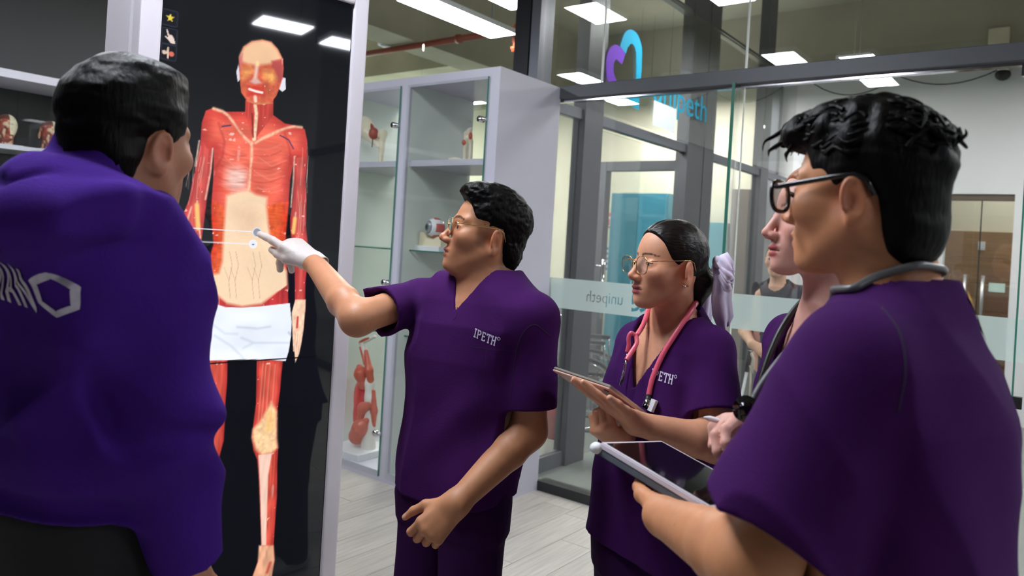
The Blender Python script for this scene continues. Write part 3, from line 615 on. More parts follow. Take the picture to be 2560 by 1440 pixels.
# walking stick leaning in the corridor
t = thing('white_cane', 'thin white cane with a black grip leaning in the corridor', 'cane')
MB().tube([(-1.66, 4.33, 0), (-1.50, 4.22, .86)], .008).build('shaft', m_white, t, True); MB().tube([(-1.50, 4.22, .86), (-1.485, 4.21, .98)], .014).build('grip', m_black, t, True)
MB().tube([(-1.485, 4.21, .98), (-1.46, 4.20, .94), (-1.462, 4.20, .86), (-1.475, 4.20, .90)], .008).tube([(-1.47, 4.2, .9), (-1.468, 4.2, .72)], .006).build('wrist_strap', mat('cord_cream', (190, 182, 164), .8), t, True)
t = thing('bin', 'red and black bin standing behind the dark glass post', 'bin', (-3.25, 5.0, 0))
MB().tube([(0, 0, 0), (0, 0, .42)], [.10, .12], 20).build('bucket', mat('bin_red', (176, 40, 38), .5), t, True); MB().tube([(0, 0, .42), (0, 0, .5)], [.125, .10], 20).build('lid', m_black, t, True)
# ------------------------------------------------------------------ upright life-size anatomy display
SA = math.radians(46); Tt = arr(math.sin(SA), math.cos(SA), 0); Nn = arr(math.cos(SA), -math.sin(SA), 0); Q0 = arr(-.75, 2.2, 0)
def scr(u, v):
    """traced point of the picture on the panel -> (across, height) on the panel itself"""
    d = pc(u, v, 1.0)-arr(0, 0, EYE); k = (Q0@Nn)/(d@Nn); p = d*k; return np.array([(p-Q0)@Tt, EYE+p[2]])
def world_c(p): return Vector(r3*float(p[0])+f3*float(p[1])+u3*float(p[2]))
ds = thing('anatomy_display', 'tall upright white framed touch display showing a life-size muscle figure', 'display', world_c(Q0), YAW+math.atan2(Tt[1], Tt[0]))
# local frame: x across the panel (to the right), -y towards the viewer, z up
m_dev = mat('display_housing', (222, 216, 224), .35); m_bez = mat('display_glass_edge', (8, 9, 12), .06)
X0, X1, Z0, Z1 = -.295, .276, .02, 2.228
h = MB(); h.box((-.353, -.012, 0.03), (X0-.004, .05, 2.30), .006); h.box((X1+.008, -.012, .03), (.331, .05, 2.30), .006); h.box((X0-.004, -.012, Z1+.004), (X1+.008, .05, 2.30), .006)
for i, nm in enumerate(('bezel', 'bezel', 'bezel')): pass
MB().box((-.353, -.012, .03), (X0-.003, .05, 2.30), .006).build('bezel', m_dev, ds); MB().box((X1+.003, -.012, .03), (.331, .05, 2.30), .006).build('bezel', m_dev, ds)
MB().box((X0-.003, -.012, Z1+.003), (X1+.003, .05, 2.30), .006).build('bezel', m_dev, ds)
MB().box((-.353, .05, .10), (.331, .30, 2.30), .02).build('rear_housing', m_dev, ds)
MB().box((-.30, .03, .0), (-.16, .55, .07), .01).build('foot', m_dev, ds); MB().box((.14, .03, .0), (.28, .55, .07), .01).build('foot', m_dev, ds)
# ---- picture on the panel
def P2(lst, ox, oy, s): return np.array([scr(ox+x/s, oy+y/s) for x, y in lst])
A_ = lambda *l: P2(l, 400, 80, 2.057)
B_ = lambda *l: P2(l, 500, 700, 1.945)
def psd(P, poly):
    a = poly; b = np.roll(poly, -1, 0); d = np.full(len(P), 1e9); ins = np.zeros(len(P), bool)
    for i in range(len(a)):
        e = b[i]-a[i]; q = P-a[i]; t = np.clip(q@e/(e@e+1e-12), 0, 1); d = np.minimum(d, ((q-t[:, None]*e)**2).sum(1))
        c = (a[i, 1] > P[:, 1]) != (b[i, 1] > P[:, 1])
        if e[1] != 0: ins ^= c & (P[:, 0] < a[i, 0]+(P[:, 1]-a[i, 1])*e[0]/e[1])
    return np.where(ins, -1, 1)*np.sqrt(d)
def lsd(P, pts):
    d = np.full(len(P), 1e9)
    for i in range(len(pts)-1):
        e = pts[i+1]-pts[i]; q = P-pts[i]; t = np.clip(q@e/(e@e+1e-12), 0, 1); d = np.minimum(d, ((q-t[:, None]*e)**2).sum(1))
    return np.sqrt(d)
st = .0023; nxg = int((X1-X0)/st)+1; nzg = int((Z1-Z0)/st)+1
gx, gz = np.meshgrid(np.linspace(X0, X1, nxg), np.linspace(Z0, Z1, nzg)); G = np.stack([gx.ravel(), gz.ravel()], 1)
img = np.repeat(np.array([[13., 15, 20]]), len(G), 0)
def n2(sx, sz, o=0): return vnoise(np.stack([G[:, 0]*sx+o, G[:, 1]*sz+o*1.7, np.full(len(G), .37+o)], 1).astype(np.float32))
def paint(d, col, soft=.002, amt=1.0):
    a = np.clip(.5-d/soft, 0, 1)*amt; global img; c = np.asarray(col, float)
    img = img*(1-a[:, None])+(c if c.ndim == 2 else c[None])*a[:, None]
fib = n2(40, 260, 3); fib2 = n2(160, 60, 5); blot = n2(30, 30, 8); fine = n2(150, 150, 11); vert = n2(220, 22, 15); spk = n2(190, 120, 21); spk2 = n2(90, 60, 27)
def tint(c, *ns): return np.clip(np.array([c], float)*(1+sum(k*n for k, n in ns))[:, None], 0, 255)
body = A_((440, 350), (440, 410), (330, 410), (275, 390), (235, 405), (215, 465), (210, 545), (240, 600), (275, 600), (272, 760), (262, 900), (270, 1000), (275, 1090), (255, 1160), (236, 1210), (270, 1420), (655, 1420), (652, 1240), (645, 1120), (645, 1000), (660, 880), (668, 760), (690, 650), (745, 640), (755, 560), (742, 500), (700, 482), (640, 470), (577, 425), (580, 350))
armL = A_((275, 390), (235, 405), (215, 465), (205, 580), (185, 690), (165, 765), (148, 860), (122, 925), (104, 1000), (60, 1190), (90, 1290), (150, 1290), (205, 1120), (222, 1000), (238, 870), (262, 720), (272, 600), (290, 470))
armR = A_((742, 500), (754, 560), (756, 660), (746, 760), (752, 860), (749, 1000), (759, 1100), (756, 1180), (746, 1290), (745, 1390), (746, 1440), (692, 1440), (692, 1300), (690, 1180), (678, 1090), (668, 1010), (668, 955), (681, 865), (686, 760), (680, 640), (690, 520))
def shade(d, a, b, dep=.05): t = sstep(-d, 0, dep)[:, None]; return np.array([a], float)*(1-t)+np.array([b], float)*t
def mul(c, *ns): return np.clip(c*(1+sum(k*n for k, n in ns))[:, None], 0, 255)
redm = mul(shade(psd(G, body), (190, 60, 54), (226, 100, 80), .05), (.10, fib), (.24, blot)); darkm = mul(shade(np.minimum(psd(G, armL), psd(G, armR)), (178, 54, 56), (204, 84, 76), .02), (.25, vert), (.3, blot)); ora = mul(shade(psd(G, body), (204, 62, 40), (220, 92, 52), .03), (.25, n2(120, 60, 31)), (.2, fib))
bei = tint((240, 210, 176), (.10, n2(12, 12, 83)), (.02, fine))
legR = B_((275, 380), (271, 600), (256, 715), (249, 762), (258, 828), (277, 872), (284, 960), (291, 1130), (297, 1290), (280, 1370), (250, 1452), (345, 1452), (361, 1360), (356, 1290), (363, 1180), (373, 1050), (374, 900), (378, 820), (371, 760), (373, 650), (386, 550), (402, 380))
legL = B_((-60, 380), (133, 380), (130, 500), (120, 620), (118, 700), (114, 780), (84, 892), (60, 1000), (40, 1290), (-20, 1290), (-30, 900), (-60, 700))
for L_ in (legL, legR): paint(psd(G, L_), mul(shade(psd(G, L_), (184, 58, 52), (212, 86, 70), .02), (.3, vert), (.25, blot)), .003)
paint(psd(G, armL), darkm, .003); paint(psd(G, armR), darkm, .003); paint(psd(G, body), redm, .003)
hip = A_((255, 1160), (275, 1090), (262, 960), (268, 860), (330, 900), (330, 1040), (322, 1180), (300, 1250), (240, 1260)); paint(psd(G, hip), ora, .006)
hip2 = A_((550, 900), (600, 880), (662, 870), (650, 1000), (640, 1090), (600, 1130), (560, 1010)); paint(psd(G, hip2), ora, .006)
bel = A_((340, 840), (400, 820), (450, 812), (490, 835), (550, 850), (546, 900), (556, 1000), (575, 1100), (620, 1180), (650, 1230), (655, 1320), (600, 1340), (520, 1398), (420, 1412), (340, 1395), (270, 1335), (248, 1250), (302, 1240), (318, 1180), (325, 1050), (334, 930)); paint(psd(G, bel), bei, .012)
paint(psd(G, A_((270, 1340), (340, 1398), (270, 1425))), darkm, .004); paint(psd(G, A_((655, 1300), (600, 1340), (530, 1400), (660, 1425))), darkm, .004)
paint(psd(G, A_((370, 920), (470, 900), (520, 960), (500, 1040), (430, 1030))), np.array([206, 172, 148.]), .05, .5)
paint(psd(G, A_((345, 705), (400, 690), (446, 720), (440, 808), (372, 818), (335, 780))), tint((236, 190, 178), (.3, fib)), .03)
for k_, ln in enumerate(((A_((330, 640), (380, 690), (450, 700))), (A_((320, 600), (390, 640), (455, 650))), A_((500, 640), (570, 690), (650, 660)), A_((490, 720), (560, 760), (640, 740)), A_((500, 800), (570, 830), (630, 810)))): paint(lsd(G, ln)-.0012, np.array([240, 150, 130.]), .004, .55)
for x in (360, 392, 480, 512): paint(lsd(G, A_((x, 1370), (x-8, 1280), (x+10, 1200), (x-4, 1130)))-.0006, np.array([120, 84, 80.]), .002, .45); paint(lsd(G, A_((x-6, 1280), (x-32, 1210)))-.0005, np.array([120, 84, 80.]), .002, .4)
for ln, wd in ((A_((275, 394), (320, 408), (350, 430), (378, 468), (405, 508), (440, 548), (470, 575)), .0036), (A_((728, 490), (690, 486), (655, 492), (610, 508), (560, 532), (520, 552), (490, 570)), .0036), (A_((470, 570), (470, 640), (464, 700), (460, 760), (456, 810)), .0034), (A_((488, 378), (494, 420), (490, 480), (482, 552)), .005)): paint(lsd(G, ln)-wd-.0012*blot*3, tint((238, 190, 158), (.3, fine)), .006, .9)
for ln in (A_((200, 560), (182, 690)), A_((270, 600), (258, 720), (232, 860)), A_((690, 640), (683, 770), (672, 900)), A_((190, 870), (196, 960), (206, 1060)), A_((696, 930), (684, 1030)), A_((700, 1060), (712, 1200)), A_((160, 900), (130, 1000))): paint(lsd(G, ln)-.0022, tint((232, 198, 178), (.3, fine)), .004, .85)
paint(lsd(G, A_((188, 890), (194, 1010)))-.006, np.array([238, 190, 110.]), .006); paint(lsd(G, A_((692, 960), (684, 1030)))-.006, np.array([238, 190, 110.]), .006)
paint(lsd(G, A_((618, 532), (660, 555), (684, 600)))-.0018, np.array([60, 44, 90.]), .003); paint(lsd(G, A_((318, 486), (362, 480)))-.0018, np.array([60, 44, 90.]), .003)
neck = A_((438, 350), (436, 415), (480, 560), (580, 430), (582, 340)); paint(psd(G, neck), tint((190, 66, 58), (.4, vert)), .003); paint(lsd(G, A_((488, 378), (494, 420), (490, 480), (482, 552)))-.005, tint((238, 206, 170), (.3, fine)), .004); paint(lsd(G, A_((472, 420), (478, 540)))-.002, np.array([120, 30, 36.]), .004)
head = A_((525, 40), (570, 52), (604, 88), (630, 140), (634, 190), (628, 240), (612, 292), (596, 330), (570, 362), (530, 374), (490, 374), (446, 354), (416, 312), (408, 240), (404, 130), (428, 76), (470, 48))
paint(psd(G, A_((402, 165), (391, 205), (398, 258), (414, 242))), np.array([214, 214, 226.]), .002); paint(psd(G, A_((624, 232), (644, 238), (645, 295), (628, 308), (608, 292))), np.array([222, 220, 232.]), .002)
paint(psd(G, head), tint((206, 96, 70), (.3, blot), (.2, fine)), .003)
paint(psd(G, A_((525, 42), (570, 54), (602, 90), (626, 140), (600, 150), (560, 165), (500, 172), (450, 165), (415, 150), (410, 120), (430, 78), (470, 50))), tint((232, 188, 150), (.1, blot)), .012)
paint(psd(G, A_((572, 150), (630, 140), (630, 235), (606, 262), (590, 220))), tint((186, 80, 78), (.3, blot)), .008); paint(psd(G, A_((406, 130), (424, 110), (420, 170), (410, 200))), tint((196, 110, 110), (.3, blot)), .008)
for e in ((A_((425, 190), (465, 180), (480, 200), (455, 225), (420, 245))), (A_((530, 205), (580, 200), (600, 240), (575, 265), (530, 240)))): paint(psd(G, e), tint((236, 172, 96), (.3, fine)), .018, .85)
for e in (A_((432, 180), (470, 185), (462, 200), (430, 200)), A_((525, 190), (572, 196), (566, 210), (526, 208))): paint(psd(G, e), np.array([196, 116, 76.]), .012)
paint(lsd(G, A_((498, 165), (492, 215), (486, 245)))-.005, np.array([226, 190, 178.]), .008); paint(psd(G, A_((460, 255), (480, 240), (500, 240), (520, 262), (490, 270))), np.array([214, 170, 166.]), .008); paint(lsd(G, A_((499, 158), (500, 166)))-.004, np.array([246, 214, 140.]), .006)
paint(psd(G, A_((452, 275), (530, 275), (540, 330), (445, 330))), tint((200, 64, 52), (.2, fine)), .01); paint(lsd(G, A_((458, 294), (490, 305), (524, 312)))-.0035, np.array([244, 226, 220.]), .003)
paint(lsd(G, A_((488, 335), (490, 355)))-.005, np.array([238, 206, 190.]), .005); paint(lsd(G, A_((446, 354), (490, 370), (575, 366)))-.0012, np.array([190, 140, 90.]), .003)
for e in (B_((256, 725), (290, 690), (345, 590), (372, 640), (372, 770), (376, 815), (345, 842), (300, 850), (270, 822), (252, 765)),): paint(psd(G, e), tint((236, 196, 150), (.3, n2(70, 70, 41)), (.2, fine)), .012)
paint(lsd(G, B_((340, 650), (335, 720)))-.010, np.array([240, 190, 110.]), .02, .7)
paint(psd(G, B_((282, 850), (348, 842), (330, 950), (325, 1100), (320, 1290), (298, 1290), (290, 1000))), tint((236, 198, 180), (.12, vert)), .004)
paint(psd(G, B_((285, 1290), (356, 1290), (361, 1360), (345, 1452), (250, 1452), (280, 1370))), tint((216, 160, 128), (.4, n2(140, 40, 47)), (.2, blot)), .006); paint(lsd(G, B_((340, 1375), (325, 1420)))-.004, np.array([190, 70, 56.]), .008)
for x in (305, 320, 340, 365): paint(lsd(G, B_((x, 410), (x-12, 560), (x-24, 690)))-.0012, np.array([236, 160, 140.]), .003, .6)
hand = B_((462, 95), (512, 95), (511, 130), (502, 240), (491, 310), (480, 360), (462, 402), (458, 350), (452, 345), (448, 250), (444, 160)); paint(psd(G, hand), tint((240, 200, 172), (.25, n2(120, 60, 51)), (.1, fine)), .003); paint(lsd(G, B_((474, 180), (470, 230)))-.003, np.array([200, 60, 56.]), .004)
for x in (462, 472, 481): paint(lsd(G, B_((x, 260), (x-3, 350)))-.0006, np.array([170, 110, 96.]), .002, .6)
# fine pale tendons along the limbs, muscle seams on the chest
rq = np.random.default_rng(3)
for (u0, v0, u1, v1), cnt, wdx in (((200, 560, 130, 1040), 9, 40), ((735, 560, 730, 1180), 9, 34), ((620, 1180, 640, 1200), 0, 0)):
    for k in range(cnt):
        o1 = rq.uniform(-1, 1)*wdx; a0 = rq.uniform(0, .6); a1 = a0+rq.uniform(.15, .4); L1 = [(u0+(u1-u0)*t+o1*(1-.3*t)+6*math.sin(9*t+k), v0+(v1-v0)*t) for t in np.linspace(a0, a1, 6)]; paint(lsd(G, A_(*L1))-.0007, np.array([236, 196, 180.]), .0028, .6)
for k in range(7):
    for sg in (-1, 1):
        L1 = [(462+sg*(20+28*t*5), 600+k*34+26*math.sin(t*2.4)-40*t) for t in np.linspace(0, 1, 6)]; paint(lsd(G, A_(*L1))-.0009, np.array([150, 34, 36.]) if k % 2 else np.array([240, 160, 140.]), .006, .38)
for P_ in (((300, 470), (330, 560), (320, 640), (285, 700)), ((640, 520), (665, 600), (672, 680))): paint(lsd(G, A_(*P_))-.0015, np.array([140, 30, 34.]), .010, .5)
# wet highlights on the muscle
lum = img.sum(1); redmask = (img[:, 0] > 120) & (img[:, 1] < 110); hl = np.where(redmask, sstep(spk, .40, .44)*.7+sstep(n2(34, 110, 71)*.7+fine*.3, .27, .33)*.7+sstep(n2(60, 14, 77), .33, .39)*.35, 0); img = img*(1-np.clip(hl, 0, 1)[:, None])+np.array([250, 214, 206.])*np.clip(hl, 0, 1)[:, None]
# towel
tw = B_((-70, 95), (62, 112), (120, 131), (200, 134), (300, 127), (435, 112), (444, 200), (441, 270), (430, 345), (415, 394), (300, 386), (215, 386), (90, 390), (-70, 395)); tc_ = tint((232, 238, 250), (.10, n2(9, 26, 61)), (.03, blot)); paint(psd(G, tw), tc_, .002)
for ln, a in ((B_((180, 228), (280, 236), (340, 226)), .35), (B_((66, 220), (120, 260), (180, 262)), .25), (B_((200, 280), (260, 305), (430, 305)), .3), (B_((70, 270), (150, 320), (210, 380)), .28), (B_((210, 330), (250, 310)), .25), (B_((430, 255), (444, 270)), .6)): paint(lsd(G, ln)-.0016, np.array([120, 134, 160.]), .009, a)
# sliders
def pline(a, b, r_, col): paint(lsd(G, np.array([scr(*a), scr(*b)]))-r_, np.array(col, float), .0015)
pline((447, 568), (638, 580), .0013, (226, 232, 246)); pline((478, 603), (628, 610), .0013, (226, 232, 246))
for (u, v), r_, col, inn in (((642, 581), .0145, (214, 220, 232), (140, 146, 160)), ((632, 610), .0125, (232, 236, 246), (222, 228, 240))):
    c_ = scr(u, v); d_ = np.hypot(G[:, 0]-c_[0], G[:, 1]-c_[1]); paint(d_-r_, np.array(col, float), .0018); paint(d_-r_+.003, np.array(inn, float), .0018)
c_ = scr(632, 611); paint(np.hypot(G[:, 0]-c_[0], (G[:, 1]-c_[1])*1.5)-.003, np.array([40, 44, 60.]), .001)
# tool buttons
for u, v in ((424, 45), (423, 91), (421, 131)):
    c_ = scr(u, v); qx = np.abs(G[:, 0]-c_[0])-.0155; qz = np.abs(G[:, 1]-c_[1])-.0165; d_ = np.hypot(np.maximum(qx, 0), np.maximum(qz, 0))+np.minimum(np.maximum(qx, qz), 0)-.004
    paint(np.abs(d_)-.0016, np.array([44, 46, 60.]), .002); paint(d_+.002, np.array([20, 21, 30.]), .002)
def Cx(*l): return P2(l, 400, 0, 9)
s5 = scr(425, 45); star = np.array([(s5[0]+(.0115 if i % 2 == 0 else .005)*math.sin(i*math.pi/5), s5[1]+(.0125 if i % 2 == 0 else .0052)*math.cos(i*math.pi/5)) for i in range(10)]); paint(psd(G, star), np.array([226, 204, 74.]), .0012)
paint(psd(G, Cx((135, 665), (165, 665), (200, 780), (260, 790), (305, 860), (340, 985), (280, 990), (230, 970), (180, 900), (100, 820), (115, 805), (180, 845))), np.array([226, 206, 196.]), .0015)
paint(psd(G, Cx((45, 1130), (100, 1125), (140, 1165), (160, 1060), (195, 1060), (190, 1330), (150, 1310), (145, 1215), (80, 1225), (40, 1185))), np.array([214, 190, 170.]), .0015); c_ = scr(427.8, 135.5); paint(np.hypot(G[:, 0]-c_[0], G[:, 1]-c_[1])-.007, np.array([214, 110, 92.]), .002)
# seam between the two panels of the display
sz = 1.114; paint(np.abs(G[:, 1]-sz)-.0016, np.array([8, 8, 10.]), .001)
lc = np.where(img/255 > .04045, ((img/255+.055)/1.055)**2.4, img/255/12.92)
v_ = np.stack([G[:, 0], np.full(len(G), -.002), G[:, 1]], 1); ii = (np.arange(nzg-1)[:, None]*nxg+np.arange(nxg-1)[None]).ravel(); fq = np.stack([ii, ii+1, ii+1+nxg, ii+nxg], 1)
m_scr = bpy.data.materials.new('screen_picture'); m_scr.use_nodes = True; N = m_scr.node_tree.nodes; b = N['Principled BSDF']; b.inputs['Base Color'].default_value = (.004, .004, .005, 1); b.inputs['Roughness'].default_value = .03; b.inputs['Specular IOR Level'].default_value = .6
a = N.new('ShaderNodeAttribute'); a.attribute_name = 'Col'; m_scr.node_tree.links.new(a.outputs['Color'], b.inputs['Emission Color']); b.inputs['Emission Strength'].default_value = 1.0
sc_o = put('screen', np_mesh('screen', v_, fq, lc), m_scr, ds); sc_o['label'] = 'glowing picture of a muscle figure with a white cloth round the hips'
MB().box((X0-.003, -.001, Z0-.01), (X1+.003, .03, Z1+.003)).build('screen_backing', m_bez, ds)
# ------------------------------------------------------------------ people: shared anatomy
def unit(v): v = np.asarray(v, float); return v/np.linalg.norm(v)
def head_axes(fx, fy, pitch=0, roll=0):
    f = unit((fx, fy, 0)); l = arr(-f[1], f[0], 0); p = math.radians(pitch); F = f*math.cos(p)+arr(0, 0, 1)*math.sin(p); U = np.cross(F, l)
    rr = math.radians(roll); l2 = l*math.cos(rr)+U*math.sin(rr); U = np.cross(F, l2); return np.stack([F, l2, U], 1)
class Head:
    def __init__(s, O, R, sc=1.0, fem=False): s.O, s.R, s.sc, s.fem = np.asarray(O, float), R, sc, fem
    def loc(s, p): return ((p-s.O.astype(np.float32))@s.R.astype(np.float32))/np.float32(s.sc)
    def w(s, q): return s.O+s.R@(np.asarray(q, float)*s.sc)
    def sdf(s, p):
        q = s.loc(p); a = q.copy(); a[:, 1] = np.abs(a[:, 1]); fm = s.fem
        d = smin(ell(q, (-.012, 0, .035), (.094, .074, .081)), ell(q, (.024, 0, -.02), (.062, .059 if fm else .061, .082)), .03)
        d = smin(d, rc(a, (-.002, .050 if not fm else .046, -.052), (.058, .017, -.098), .021 if not fm else .019, .017), .03)
        d = smin(d, ell(q, (.072, 0, -.100), (.021, .023 if not fm else .019, .0165)), .02)
        d = smin(d, ell(a, (.052, .040, -.026), (.030, .026, .024)), .022)
        d = smin(d, ell(q, (.071, 0, -.066), (.023, .033, .030)), .02)
        d = smax(d, -ell(a, (.094, .033, -.001), (.016, .019, .0125)), .012)
        if not fm: d = smin(d, rc(a, (.0835, .004, .017), (.064, .046, .020), .0085, .008), .014)
        d = smin(d, ell(a, (.0705, .0325, -.001), (.0142, .0165, .0122)), .006)
        d = smax(d, -ell(a, (.0875, .034, -.003), (.0105, .0125, .0042)), .003)
        d = smin(d, rc(q, (.085, 0, .006), (.1065, 0, -.031), .0068, .0088), .011)
        d = smin(d, ell(q, (.1075, 0, -.0345), (.0112, .0108, .0100) if not fm else (.0108, .0098, .009)), .006)
        d = smin(d, ell(a, (.0965, .0118, -.0395), (.0125, .0072, .0082)), .006)
        d = smax(d, -ell(a, (.103, .006, -.0475), (.006, .0034, .0035)), .003)
        d = smin(d, ell(q, (.0885, 0, -.0625), (.0112, .0225, .0062)), .005); d = smin(d, ell(q, (.0865, 0, -.0755), (.0115, .0195, .0068)), .005)
        d = smax(d, -ell(q, (.101, 0, -.0690), (.014, .024, .0011)), .003)
        # ear
        Re = np.stack([unit((.90, .42, -.12)), unit((-.44, .90, 0)), unit((.10, .06, .98))], 1); ec = np.array([-.016, .0745, -.018], np.float32); e = (a-ec)@Re.astype(np.float32)
        er = ell(e, (0, 0, 0), (.0165, .0055, .030)); rim = [(.0125*math.cos(t)*1.1-.001, .003, .0265*math.sin(t)+.002) for t in np.radians(np.linspace(-70, 205, 12))]
        rim = [(-x, y, z) for x, y, z in rim]
        er = smin(er, chain(e, rim, [.0036]*12), .003); er = smax(er, -ell(e, (.004, .006, -.003), (.0085, .0055, .014)), .003); er = smin(er, ell(e, (.006, .001, -.027), (.008, .0048, .009)), .006)
        d = smin(d, er, .008)
        return d*s.sc
    def color(s, v, skin, lip, brow, flush=None, shade=None):
        q = s.loc(v.astype(np.float32)); a = np.abs(q[:, 1]); c = np.repeat(skin[None], len(v), 0)
        n = vnoise(q*60); c = c*(1+.10*n[:, None])
        fl = flush if flush is not None else skin*np.array([1.15, .78, .75])
        for cc, rr, am in (((.108, 0, -.036), .016, .5), ((.062, .045, -.03), .03, .15), ((-.015, .078, -.018), .034, .5)):
            dd = np.sqrt((q[:, 0]-cc[0])**2+(a-cc[1])**2+(q[:, 2]-cc[2])**2); c = mixc(c, fl, am*np.exp(-(dd/rr)**2))
        lp = np.minimum(((q[:, 0]-.093)/.016)**2+(a/.0225)**2+((q[:, 2]+.0625)/.0068)**2, ((q[:, 0]-.091)/.016)**2+(a/.0195)**2+((q[:, 2]+.0757)/.0072)**2); c = mixc(c, lip, 1-sstep(lp, .75, 1.15))
        c = mixc(c, lip*.35, (1-sstep(np.abs(q[:, 2]+.069), .0008, .0022))*(q[:, 0] > .084)*(a < .023))
        t = np.clip((a-.008)/.04, 0, 1); bz = .0215+.006*np.sin(t*2.6)-.004*t; wd = (.0052-.0028*t)*(1 if not s.fem else .75); m = (1-sstep(np.abs(q[:, 2]-bz), wd*.7, wd*1.25))*(q[:, 0] > .04)*(a > .009)*(a < .052); c = mixc(c, brow, m*(.85+.3*vnoise(q*np.array([300, 300, 300.]))))
        # lash line
        m = (q[:, 0] > .068)*(a > .02)*(a < .048)*(np.abs(q[:, 2]+.0005-.0032*(1-((a-.034)/.014)**2)) < .0013); c = mixc(c, brow*.7, m*.9)
        if shade is not None: c = mixc(c, brow, shade(q)*.8)
        return np.clip(c, 0, 1)
class Hand:
    """palm, four fingers and a thumb, each finger its own bent chain"""
    L = ((.044, .026, .021), (.048, .030, .022), (.044, .028, .021), (.034, .021, .018)); OFF = (.0275, .0085, -.0110, -.0290)
    def __init__(s, W, D, B, S, curls, thumb, hs=1.0, spread=(4, 1, -2, -6)):
        s.W = np.asarray(W, float); D = unit(D); B = np.asarray(B, float); B = unit(B-D*(B@D)); S_ = np.cross(D, B); s.D, s.B = D, B; s.S = S_ if S_@np.asarray(S, float) > 0 else -S_
        s.hs = hs; s.f = []; s.tips = []
        for i in range(4):
            k = s.W+hs*(D*(.090-.004*abs(i-1.2))+s.S*s.OFF[i]+B*(.003, .006, .004, -.001)[i]); Di = unit(D+s.S*math.tan(math.radians(spread[i]))); a = 0; P = [k]
            for j in range(3):
                a += math.radians(curls[i][j]); d = Di*math.cos(a)-B*math.sin(a); P.append(P[-1]+d*s.L[i][j]*hs)
            s.f.append(P); s.tips.append((P[-1], d, B*math.cos(a)+Di*math.sin(a)))
        T = [s.W+hs*(D*.022+s.S*.020-B*.004)]
        for d, l in zip(thumb, (.046, .033, .026)):
            v = unit(D*d[0]+s.S*d[1]+B*d[2]); T.append(T[-1]+v*l*hs)
        s.t = T; s.tips.append((T[-1], v, unit(np.cross(v, np.cross(B+s.S*.6, v)))))
        s.k = [P[0] for P in s.f]
    def pts(s): return np.vstack([np.array(P) for P in s.f]+[np.array(s.t), s.W[None]])
    def sdf(s, p, g=0.0):
        h = s.hs; d = None
        for i in range(4):
            q = rc(p, s.W+s.S*(.016, .006, -.006, -.014)[i]*h, s.k[i], .0155*h, .0125*h-.001*(i == 3)); d = q if d is None else smin(d, q, .016)
        q = chain(p, s.t, [.0155*h, .0125*h, .0098*h, .0078*h], .006); d = smin(d, q, .014)
        fz = None
        for i in range(4):
            r_ = (.0102, .0104, .0100, .0088)[i]*h; q = chain(p, s.f[i], [r_*1.02, r_*.93, r_*.86, r_*.74], .004); fz = q if fz is None else np.minimum(fz, q)
        return smin(d, fz, .006)-g
    def nails(s, v, c, col):
        for T, d, n in s.tips:
            o = T+n*.0055*s.hs-d*.002; dd = np.linalg.norm(v-o, axis=1); c = mixc(c, col, (1-sstep(dd, .0055, .0075))*.8)
        return c
def arm_sdf(p, S, E, W, r=(.050, .043, .044, .027), k=.03):
    S, E, W = map(np.asarray, (S, E, W)); return smin(rc(p, S, E, r[0], r[1]), smin(rc(p, E, E+(W-E)*.28, r[1]*.95, r[2]), rc(p, E+(W-E)*.28, W, r[2], r[3]), .01), k)
def bounds(P, pad): P = np.asarray(P); return P.min(0)-pad, P.max(0)+pad
class Torso:
    """leaning stack of sections; body frame x = person's left, y = forward"""
    def __init__(s, f, axis, zs, w, d, n=2.5):
        s.f = unit((f[0], f[1], 0)); s.l = arr(-s.f[1], s.f[0], 0); s.ax = np.array(axis, float); s.zs, s.wd, s.dp, s.n = zs, np.array(w), np.array(d), n
    def to(s, p):
        X = np.interp(p[:, 2], s.ax[:, 0], s.ax[:, 1]); Y = np.interp(p[:, 2], s.ax[:, 0], s.ax[:, 2]); dx, dy = p[:, 0]-X, p[:, 1]-Y
        return np.stack([dx*s.l[0]+dy*s.l[1], dx*s.f[0]+dy*s.f[1], p[:, 2]], 1)
    def pt(s, x, y, z): return arr(np.interp(z, s.ax[:, 0], s.ax[:, 1]), np.interp(z, s.ax[:, 0], s.ax[:, 2]), z)+s.l*x+s.f*y
    def sdf(s, p, inset=0, cap=False):
        q = s.to(p); o = np.zeros(len(s.zs)); return loft(q, s.zs, o, o, s.wd-inset, s.dp-inset, s.n, cap)
def polymask(xy, poly): return psd(xy, np.array(poly, float))
HAIR_SHORT = [(.100, .088), (.078, .079), (.060, .060), (.047, .030), (.034, .010), (.028, -.030), (.012, -.036), (.008, .004), (-.006, .018), (-.026, .016), (-.037, -.006), (-.040, -.045), (-.052, -.092), (-.14, -.092), (-.16, .22), (.14, .22), (.13, .10)]
def hair_sdf(H, p, outer, poly, k=.006, noise=None):
    q = H.loc(p); d = outer(q)
    if noise is not None: d = d+noise(q)
    return smax(d, psd(q[:, [0, 2]].astype(float), np.array(poly)).astype(np.float32), k)*H.sc
def strands(q, fx, fz, amp): return (vnoise(q*np.array([fx, fx*.9, fz]))+.5*vnoise(q*np.array([fx*2.1, fx*2, fz*2])+3))*amp
m_skin = mat('skin', (170, 120, 95), .48, vcol='Col', var=(90, .05), bump=(420, .04), sss=.06, spec=.4)
m_hair = mat('black_hair', (7, 6, 6), .46, bump=(150, .25, (1, 1, .22)), spec=.10, var=(60, .2))
m_eye = mat('eye', (230, 226, 220), .08, vcol='Col', coat=.5)
m_scrub = mat('purple_scrub', (60, 22, 79), .9, var=(2.5, .06), bump=(260, .10), spec=.08)
m_scrub2 = mat('purple_scrub_pants', (48, 19, 62), .9, bump=(240, .10), spec=.08)
m_white_thread = mat('white_thread', (206, 196, 222), .8)
